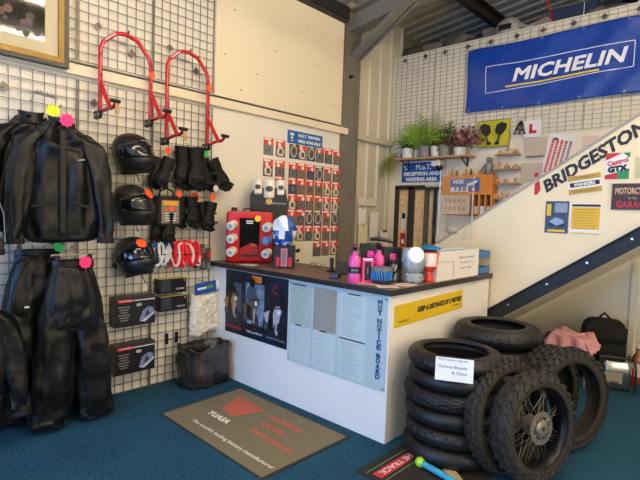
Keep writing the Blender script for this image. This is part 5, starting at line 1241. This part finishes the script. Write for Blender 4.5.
# short shelves with wooden ornaments
for k, (x, z, w) in enumerate(((1.66, 2.355, .28), (1.66, 2.18, .30), (1.655, 2.005, .34), (1.62, 1.83, .26))):
    s = plank((x, YB - .006, z), w, .11, .015, ['top one of four short wooden ornament shelves', 'second from top of the four short wooden ornament shelves', 'third from top of the four short wooden ornament shelves', 'lowest of the four short wooden ornament shelves, by the stair edge'][k], 'ornament_shelf', 'short wooden shelves on the back wall')
    for q in range(3):
        kind = (q + k) % 3; t = thing('wooden_model', 'small wooden model on the %s short shelf, %s of three' % (('top', 'second', 'third', 'lowest')[k], ('left', 'middle', 'right')[q]), 'ornament', (x - w * .33 + w * .33 * q, YB - .065, z + .0155), 0, 'wooden models on the short shelves')
        WM = mat('model_wood', '#d9a870', .5, vary=.3, vscale=20); m = MB(); sc_ = .8 + .25 * ((q * 7 + k * 3) % 4) / 3
        if kind == 0:
            for g in (-.022, .022): m.cyl((g, -.006, .018), (g, .006, .018), .018, WM, 12)
            m.bar((-.022, 0, .02), (.012, 0, .045), .01, .012, WM); m.bar((.022, 0, .02), (.010, 0, .055), .008, .008, WM); m.box((-.008, 0, .042), (.035, .014, .012), WM)
        elif kind == 1: m.lathe([(.001, 0), (.022, 0), (.022, .012), (.010, .02), (.018, .05), (.010, .07), (.001, .075)], WM, 10)
        else: m.box((0, 0, .018), (.06, .03, .024), WM); m.box((-.005, 0, .038), (.03, .028, .018), WM); [m.cyl((g, -.018, .010), (g, .018, .010), .010, RD, 10) for g in (-.02, .02)]
        o_ = m.build('carved_model', t); o_.scale = (sc_, sc_, sc_ * 1.15)
# learner plate packs and posters
def sheet2(o, w, h, m_, lbl, cat='poster', nm='wall_poster', rot=0, t_=.003, grp=None):
    s = thing(nm, lbl, cat, o, 0, grp, rot=(0, R(rot), 0)); MB().box((0, -t_ / 2, 0), (w, t_, h), m_).build('sheet', s); return s
PL = mat('plastic_white', '#ece8e2', .3, coat=.3); CB = mat('card_beige', '#cbb9a0', .5)
s = sheet2((1.925, YB - .035, 2.65), .20, .20, PL, 'white learner plate pack with red letter L', 'plate', 'learner_plate', t_=.006)
m = MB(); flat(m, -.022, 0, .036, .11, RED2, .006, .001); flat(m, .012, -.038, .065, .034, RED2, .006, .001); m.build('red_letter', s, smooth=0)
s = sheet2((1.965, YB - .02, 2.435), .22, .22, CB, 'beige packet hanging directly below the learner plate', 'packet', 'wall_packet', t_=.01); MB().box((0, -.012, -.105), (.20, .02, .008), MATTE).build('bottom_edge', s)
s = sheet2((1.935, YB - .02, 2.155), .24, .20, CB, 'pinkish grey packet with a small red square, lowest in its column', 'packet', 'wall_packet', t_=.01); MB().box((.06, -.011, -.04), (.045, .002, .045), RED2).build('red_square', s)
s = sheet2((2.21, YB - .015, 2.33), .28, .46, PL, 'tilted price list with red columns beside the stair edge', 'poster', 'price_list', 12)
for k in range(5): MB().box((-.09 + .047 * k, -.0035, -.02), (.030, .001, .38), mat('list_red', '#d4523e', .5) if k < 3 else mat('list_grey_red', '#9a7468', .5)).build('printed_column', s)
for k in range(12):
    MB().box((0, -.0042, .12 - .027 * k), (.235, .0006, .004), PL).build('row_line', s)
MB().box((-.07, -.0035, .175), (.05, .001, .022), TEXTD).build('heading', s)
s = sheet2((2.53, YB - .015, 2.44), .15, .16, mat('pale_pink_card', '#dcc2b4', .5), 'pale pink card on the wall right of the price list', 'poster', 'wall_card')
hg = thing('hanging_accessory', 'cluster of small black levers hanging left of the learner plate', 'accessory', (1.78, YB - .02, 2.70)); m = MB()
rn = random.Random(8)
for k in range(5): 
    x = -.06 + .03 * k; z = rn.uniform(-.10, -.04); m.tube([(0, .0, .06), (x * .6, -.02, 0), (x, -.03, z)], .006, BLACK, 6); m.sphere((x, -.03, z), .014, BLACK, 8, 6)
m.build('lever_cluster', hg)

# ---------------------------------------------------------------- on the stair side panel (plane y = 4.35)
YS4 = 4.3485
an = -math.degrees(math.atan(.664))
bs = thing('bridgestone_sign', 'long black lettering with red flag along the sloping stair edge', 'lettering', (2.51, YS4, 1.852), 0, rot=(0, R(an), 0))
t = tx('BRIDGESTONE', .2, mat('letter_black', '#201c1b', .5), bs, (.035, -.001, 0), 'black_lettering', width=.95, height=.108, shear=.25, bold=.008, align='LEFT')
MB().prism([(-.055, -.01), (.0, .075), (.045, .075), (.012, .0), (-.03, -.02)], -.0015, 0, RED2).build('red_flag', bs, smooth=0)
cg = thing('castrol_sign', 'small red, white and green oil sign on the stair panel', 'sign', (3.087, YS4, 2.04)); m = MB()
flat(m, 0, 0, .165, .205, PAPER, 0, .002); m.prism([(-.082, .102), (-.082, .045), (.03, .102)], -.0028, -.002, RED2); m.prism([(-.082, -.102), (.0, -.102), (-.0, -.05), (-.082, -.07)], -.0028, -.002, RED2); m.prism([(.082, .102), (.03, .102), (.082, .06)], -.0028, -.002, mat('oil_green', '#2c8a4c', .45)); m.prism([(.082, -.102), (.0, -.102), (.0, -.05), (.082, -.02)], -.0028, -.002, mat('oil_green', '#2c8a4c', .45)); m.build('plate', cg, smooth=0)
tx('Castrol', .05, RED2, cg, (0, -.0035, .033), width=.145, height=.040, ry=-14, bold=.002); tx('GTX', .05, TEXTD, cg, (0, -.0035, -.022), width=.14, height=.05, ry=-8, bold=.004)
wk = thing('novelty_sticker', 'tilted gold and white sticker with a black name strip', 'sticker', (2.862, YS4, 1.905), 0, rot=(0, R(-8), 0)); GD = mat('sticker_gold', '#c9a23e', .5)
m = MB(); flat(m, 0, 0, .245, .155, PAPER, 0, .002); flat(m, 0, .055, .245, .042, GD, .002, .0008); flat(m, 0, -.055, .245, .042, GD, .002, .0008); flat(m, 0, 0, .22, .036, TEXTD, .002, .0008); m.build('sheet', wk, smooth=0)
tx('WANKERS', .04, PAPER, wk, (0, -.0034, 0), width=.16, height=.028, bold=.002); tx('YOUR REQUEST HAS', .02, mat('sticker_brown', '#6a4a20', .5), wk, (0, -.0034, .055), width=.18, height=.018); tx('NOT BEEN ACCEPTED', .02, mat('sticker_brown', '#6a4a20', .5), wk, (0, -.0034, -.055), width=.18, height=.018)
p1 = thing('garage_poster', 'blue-black poster of a motorcycle with yellow corner on the stair panel', 'poster', (2.665, YS4, 1.625))
m = MB(); flat(m, 0, 0, .185, .27, mat('poster_bluegrey', '#39486a', .4, col2='#1c2234', vscale=12), 0, .002); flat(m, -.065, .06, .035, .10, YEL, .002, .0008); flat(m, .03, .08, .10, .08, mat('poster_cloud', '#8d9cb0', .4), .002, .0006); disc(m, -.04, -.06, .028, PDK, .0030); disc(m, .045, -.06, .028, PDK, .0030); blob(m, [(-.06, -.04), (-.01, -.0), (.05, -.02), (.06, -.05), (0, -.07)], mat('poster_bikeblue', '#8fa8c8', .4), .0036); flat(m, 0, -.115, .14, .02, YEL, .002, .0006); m.build('sheet', p1, smooth=0)
p2 = thing('yellow_notice', 'white and yellow printed notice beside the blue-black poster', 'notice', (2.885, YS4, 1.615)); YP_ = mat('notice_yellow', '#e6b824', .5)
m = MB(); flat(m, 0, 0, .225, .265, PAPER, 0, .002); flat(m, 0, .112, .21, .018, TEXTD, .002, .0008)
for k in range(7): flat(m, 0, .085 - .026 * k, .21, .0262, YP_, .002, .0008)
flat(m, 0, -.118, .21, .012, YP_, .002, .0008); m.build('sheet', p2, smooth=0)
for k in range(8): MB().box((-.01 * (k % 3), -.0033, .078 - .022 * k), (.17, .0005, .003), mat('notice_text', '#8f6c10', .5)).build('text_line', p2)
mg = thing('garage_sign', 'dark metal motorcycle garage sign at the right edge of the stair panel', 'sign', (3.205, YS4, 1.80)); m = MB()
MB().box((0, -.003, 0), (.285, .006, .205), mat('sign_dark_rust', '#2c2422', .5, col2='#4a2c24', vscale=12)).build('plate', mg); frame(MB(), .285, .205, .006, .006, .008, mat('sign_rust_rim', '#6a4434', .5)).build('rim', mg)
tx('MOTORCYCLE', .06, mat('aged_cream', '#d8b08a', .5), mg, (0, -.0068, .045), width=.24, height=.052, bold=.002); tx('GARAGE', .06, RED2, mg, (0, -.0068, -.06), width=.22, height=.052, bold=.002); tx('to the', .03, mat('aged_cream', '#d8b08a', .5), mg, (0, -.0068, -.010), width=.06, height=.018)
eg = thing('paper_notice', 'pale paper cut off by the right edge above the garage sign', 'notice', (3.27, YS4, 2.02)); MB().box((0, -.001, 0), (.13, .002, .16), mat('faded_green_paper', '#c9c69c', .6)).build('sheet', eg)

# ---------------------------------------------------------------- stored on the mezzanine above the back wall
MZ = 3.8405
def junk(o, lbl, cat, nm, fn, rz=0): s = thing(nm, lbl, cat, o, R(rz)); fn(s); return s
def f1(s): MB().box((0, 0, .10), (.34, .26, .20), mat('crate_grey', '#6a6258', .6, vary=.2)).build('case_body', s, bevel=.02); MB().tube([(-.08, -.1, .2), (-.06, -.1, .24), (.06, -.1, .24), (.08, -.1, .2)], .008, BLACK, 6).build('handle', s)
junk((.42, 6.10, MZ - .04), 'grey rounded case stored above the left of the back wall', 'case', 'storage_case', f1, 12)
def f2(s):
    m = MB(); cloth(m, [((-.2, 0, .04), .05, .05), ((-.1, 0, .10), .10, .12), ((.1, 0, .12), .12, .13), ((.3, 0, .09), .10, .10), ((.4, 0, .03), .05, .05)], MATTE, amp=.02, seed=4, n=20) if False else None
    b = MB(); b.sphere((0, 0, .10), .18, mat('tarpaulin_brown', '#33291f', .7, bump=.5, bscale=10), 20, 12, (1.5, .8, .62)); b.build('sheet_bundle', s)
junk((.02, 6.12, MZ - .04), 'dark brown bundled sheet stored in the corner above the wall', 'bundle', 'sheet_bundle', f2)
def f3(s):
    b = MB(); GP = mat('pale_grey_plastic', '#a8a298', .5, vary=.25, vscale=6); b.sphere((0, 0, .16), .17, GP, 20, 12, (1.0, .8, .95)); b.build('shell', s); MB().box((.0, -.13, .17), (.16, .03, .07), BLACK).build('opening', s, bevel=.01); MB().tube([(.12, -.05, .2), (.26, -.06, .12), (.40, -.05, .16)], .03, GP, 8).build('spout', s)
junk((1.45, 6.08, MZ - .04), 'pale grey plastic fairing stored above the blue banner', 'fairing', 'plastic_fairing', f3)
def f4(s): MB().box((0, 0, .12), (.22, .22, .24), mat('grey_card', '#5a5650', .7)).build('carton', s, bevel=.01)
junk((1.20, 6.15, MZ - .04), 'dark grey carton left of the pale grey fairing', 'box', 'grey_carton', f4, 20)
def f5(s):
    BC = mat('crate_navy', '#26344c', .5, vary=.2); m = MB(); m.span((-.24, -.15, 0), (.24, -.14, .24), BC); m.span((-.24, .14, 0), (.24, .15, .24), BC); m.span((-.24, -.14, 0), (-.23, .14, .24), BC); m.span((.23, -.14, 0), (.24, .14, .24), BC); m.span((-.23, -.14, 0), (.23, .14, .01), BC); m.build('crate_body', s, smooth=0); frame2 = MB(); frame2.span((-.25, -.16, .24), (.25, .16, .252), mat('crate_rim_green', '#6f7440', .5)); frame2.build('lid', s); MB().box((.12, -.152, .12), (.006, .004, .22), PAPER).build('rib', s)
junk((2.22, 6.10, MZ - .04), 'navy storage crate with olive lid above the blue banner', 'crate', 'storage_crate', f5)
def f6(s): b = MB(); b.sphere((0, 0, .08), .16, mat('grey_fabric', '#6f6a66', .8, bump=.4, bscale=12), 18, 10, (1.5, .8, .6)); b.build('cloth_bag', s)
junk((2.62, 6.10, MZ - .04), 'grey fabric bag right of the navy crate', 'bag', 'fabric_bag', f6)
def f7(s): MB().box((0, 0, .09), (.30, .26, .18), PW).build('carton', s, bevel=.008)
junk((3.02, 6.05, MZ - .04), 'white carton stored at the top right corner', 'box', 'white_carton', f7, -8)
def f8(s): MB().tube([(-.1, 0, .62), (-.04, 0, .35), (.06, -.02, .02)], .008, RED, 6).build('strap', s)
junk((1.98, 5.95, MZ - .04), 'thin red strap hanging left of the navy crate', 'strap', 'red_strap', f8)
for i, (x, y, w, h, c, lb) in enumerate(((.14, 5.98, .16, .16, '#4c443a', 'small brown bundle at the left end of the upper storage'), (.79, 6.05, .22, .20, '#5a5248', 'grey brown bundle right of the grey rounded case'), (.98, 6.02, .14, .13, '#3a342c', 'dark small bundle left of the dark grey carton'), (1.93, 6.02, .14, .15, '#8a8276', 'pale grey bundle right of the plastic fairing'), (2.46, 5.99, .12, .12, '#6f675a', 'small grey bundle squeezed right of the navy crate'))):
    t = thing('cloth_bundle', lb, 'bundle', (x, y, MZ - .04), 0, 'bundles stored above the back wall')
    b = MB(); b.grid(lambda u, v: Vector((w * (1.1 + .35 * mnoise.noise(Vector((u * 5, v * 5, i)))) * sin(PI * v) * cos(2 * PI * u), w * .7 * sin(PI * v) * sin(2 * PI * u), h * .62 * (1 - cos(PI * v)) * (1 + .3 * mnoise.noise(Vector((cos(2 * PI * u) * 2, sin(2 * PI * u) * 2, v * 4 + i)))))), 22, 12, mat('bundle_%d' % i, c, .8, bump=.5, bscale=14)); b.build('bundle', t, smooth=50)
# ---------------------------------------------------------------- papers on the cladding
for i, (y, z, w, h, m_, lb) in enumerate(((5.25, 1.765, .42, .11, PW, 'long white folded paper pinned on the cladding, topmost'), (5.14, 1.57, .17, .22, PAPER, 'small white paper pinned left on the cladding'), (5.17, 1.30, .20, .30, mat('cream_sheet', '#e6dcb8', .6), 'cream paper pinned low on the cladding'), (5.42, 1.42, .20, .42, PAPER, 'tall white paper pinned on the right of the cladding'))):
    t = thing('pinned_paper', lb, 'paper', (-.045, y, z), LEFT, 'papers pinned on the cladding'); MB().box((0, -.004, 0), (w, .003, h), m_).build('sheet', t); MB().cyl((0, -.005, h * .45), (0, -.012, h * .45), .008, BLACK, 8).build('pin', t)
cb = thing('clipboard', 'white clipboard hanging beside the doorway', 'clipboard', (-.035, 5.66, 1.22), LEFT); MB().box((0, -.006, 0), (.20, .006, .30), PAPER).build('board', cb); MB().box((0, -.014, .14), (.09, .012, .03), DFR).build('clip', cb)
ds = thing('side_table', 'small yellow wooden table in the room behind the counter', 'table', (.42, 5.15, 0)); YW = mat('yellow_pine', '#c99a48', .5, vary=.15)
MB().span((-.22, -.18, 1.05), (.14, .18, 1.085), YW).build('table_top', ds)
for (x, y) in ((-.2, -.16), (.11, -.16), (-.2, .16), (.11, .16)): MB().span((x, y, 0), (x + .03, y + .03, 1.05), YW).build('leg', ds)
pb = thing('potted_reeds', 'dark pot of long crossed green stems behind the pen pot', 'plant', (1.42, 4.98, 0)); MB().lathe([(.001, 0), (.11, 0), (.14, .26), (.12, .26), (.001, .22)], MATTE, 20).build('pot', pb)
m = MB()
for (dx, dz) in ((-.30, 1.55), (.26, 1.45), (-.12, 1.30), (.12, 1.25), (.34, 1.30)): m.tube([(0, 0, .2), (dx * .4, 0, dz * .55), (dx, -.02, dz)], [.012, .010, .004], mat('reed_green', '#6b6a4c', .6), 6, flat=.5)
m.build('stem', pb)

# ---------------------------------------------------------------- under the stairs
rk = thing('backpack', 'large black backpack standing against the wall under the stairs', 'bag', (2.83, 5.52, 0), R(18)); rk.scale = (.9, .9, 1.02)
FB = mat('black_cordura', '#0d0d0f', .75, bump=.2, bscale=60)
m = MB(); rings = []
for (z, w, d) in ((0, .38, .20), (.03, .44, .26), (.2, .46, .28), (.42, .46, .27), (.53, .44, .24), (.59, .36, .18), (.61, .22, .10)): rings.append(rrect(w, d, min(w, d) * .35, z))
m.loft(rings, FB); m.build('bag_body', rk, smooth=60, sub=1)
m = MB(); m.grid(lambda u, v: Vector((-.21 + .42 * u, -.15 - .02 * sin(PI * u), .40 + .20 * v - (.05 * v * v))), 10, 4, FB); m.build('flap', rk, solid=.02); MB().box((.06, -.17, .50), (.04, .02, .12), MATTE).build('buckle', rk); MB().tube([(-.06, 0, .60), (0, 0, .66), (.06, 0, .60)], .012, MATTE, 8).build('handle', rk); MB().box((0, -.155, .18), (.30, .05, .22), FB).build('front_pocket', rk, bevel=.02)
gn = thing('chrome_machine', 'small chrome machine in a tubular frame on the carpet under the stairs', 'machine', (2.99, 5.28, 0), R(24))
CH = mat('brushed_chrome', '#c4c0b8', .18, metal=.95, vary=.2, vscale=9)
m = MB(); m.loft([rrect(.25, .20, .04, .03), rrect(.27, .22, .05, .06), rrect(.27, .22, .05, .24), rrect(.24, .19, .05, .28)], CH); m.build('casing', gn, smooth=50)
MB().box((-.03, -.112, .13), (.15, .008, .10), mat('plate_beige', '#9c917c', .5)).build('beige_plate', gn); MB().box((-.02, -.118, .09), (.07, .006, .012), MATTE).build('slot', gn); MB().box((.14, 0, .14), (.012, .16, .18), RED).build('red_side', gn)
for q in (-1, 1): MB().tube([(q * .15, -.12, 0.008), (q * .15, -.12, .24), (q * .14, -.08, .30), (q * .14, .08, .30), (q * .15, .12, .24), (q * .15, .12, .008)], .010, BLACK, 8).build('frame_tube', gn)
MB().cyl((-.14, -.02, .305), (.14, -.02, .305), .011, BLACK, 10).build('handle', gn)
for q in (-1, 1): MB().span((-.12, .07 * q - .01, 0), (.12, .07 * q + .01, .03), MATTE).build('foot', gn)
bo = thing('glass_bottle', 'amber bottle with cream label at the right edge under the stairs', 'bottle', (3.12, 5.64, 0)); MB().lathe([(.001, 0), (.05, 0), (.055, .01), (.055, .22), (.04, .27), (.02, .30), (.018, .35), (.001, .35)], mat('amber_glass', '#9a5a28', .2, coat=.5), 20).build('bottle', bo); MB().lathe([(.0555, .07), (.057, .07), (.057, .20), (.0555, .20)], mat('label_cream', '#efdcd2', .5), 20).build('label', bo); MB().cyl((0, 0, .35), (0, 0, .375), .021, PAPER, 14).build('cap', bo)
cs = thing('tool_case', 'black and grey case standing behind the knobbly tyres', 'case', (2.44, 5.20, 0), R(14)); GC = mat('case_grey', '#55504a', .5)
MB().box((0, 0, .20), (.34, .20, .40), GC).build('case_body', cs, bevel=.02); MB().box((.04, -.105, .30), (.14, .02, .10), BLACK).build('latch_panel', cs, bevel=.005); MB().tube([(-.06, 0, .39), (-.05, 0, .44), (.05, 0, .44), (.06, 0, .39)], .010, BLACK, 8).build('handle', cs)
ch = thing('folding_stool', 'low dark stool under the pink cloth behind the tyres', 'stool', (2.66, 5.16, 0)); MB().box((0, 0, .40), (.30, .24, .03), MATTE).build('seat', ch)
for (x, y) in ((-.13, -.10), (.13, -.10), (-.13, .10), (.13, .10)): MB().cyl((x, y, 0), (x, y, .39), .011, HUBM, 8).build('leg', ch)
pk = thing('pink_cloth', 'crumpled pink cloth draped over the stool behind the tyres', 'cloth', (2.64, 5.15, .416)); PKM = mat('pink_cotton', '#ffb8bc', .85, bump=.15, bscale=30, vary=.15, vscale=12)
def pkf(u, v):
    x = -.23 + .46 * u; y = -.20 + .36 * v; e = max(0, abs(x) - .15) * 1.6 + max(0, -.125 - y) * 3.2
    return Vector((x * (1 - .3 * min(e, .6)) , y if y > -.13 else -.13 - .02 * sin(u * 20), .035 + .075 * (.6 - .5 * u) + .05 * mnoise.noise(Vector((x * 9, y * 9, 1))) + .022 * mnoise.noise(Vector((x * 24, y * 24, 3))) - e * (.75 + .3 * sin(u * 9))))
m = MB(); m.grid(pkf, 44, 34, PKM); m.build('cloth', pk, smooth=80, solid=.004)
# dog toy and wood offcut by the stack
dt = thing('rope_toy', 'blue rubber stick toy with lime green ball ends lying on the black mat', 'toy', (2.60, 2.575, .036), R(-12)); LGm = mat('lime_rubber', '#a6d82c', .4); BLm = mat('aqua_rubber', '#3ea6c4', .45)
a = Vector((2.453, 2.629, 0.035)) - Vector((2.60, 2.575, .036)); b = Vector((2.767, 2.572, 0.035)) - Vector((2.60, 2.575, .036)); rot_ = Euler((0, 0, R(12))).to_matrix(); a = rot_ @ a; b = rot_ @ b
MB().sphere(a, .032, LGm, 18, 12).build('ball_end', dt); MB().sphere(b, .032, LGm, 18, 12).build('ball_end', dt)
m = MB(); ps = [a.lerp(b, k / 24) for k in range(25)]; m.tube(ps, [.018 + .003 * (k % 2) for k in range(25)], BLm, 12); m.build('rubber_stick', dt)
wo = thing('wood_offcut', 'pale wooden offcut lying beside the lime and blue toy', 'wood', (2.66, 2.66, .0085), R(-35)); MB().box((0, 0, .012), (.24, .07, .022), mat('pale_pine', '#d8b890', .6, vary=.15)).build('offcut', wo, bevel=.003) if False else MB().prism([(-.13, -.03), (.12, -.035), (.13, .03), (-.10, .04)], 0, .022, mat('pale_pine', '#d8b890', .6, vary=.15), 'xy').build('offcut', wo, smooth=0)
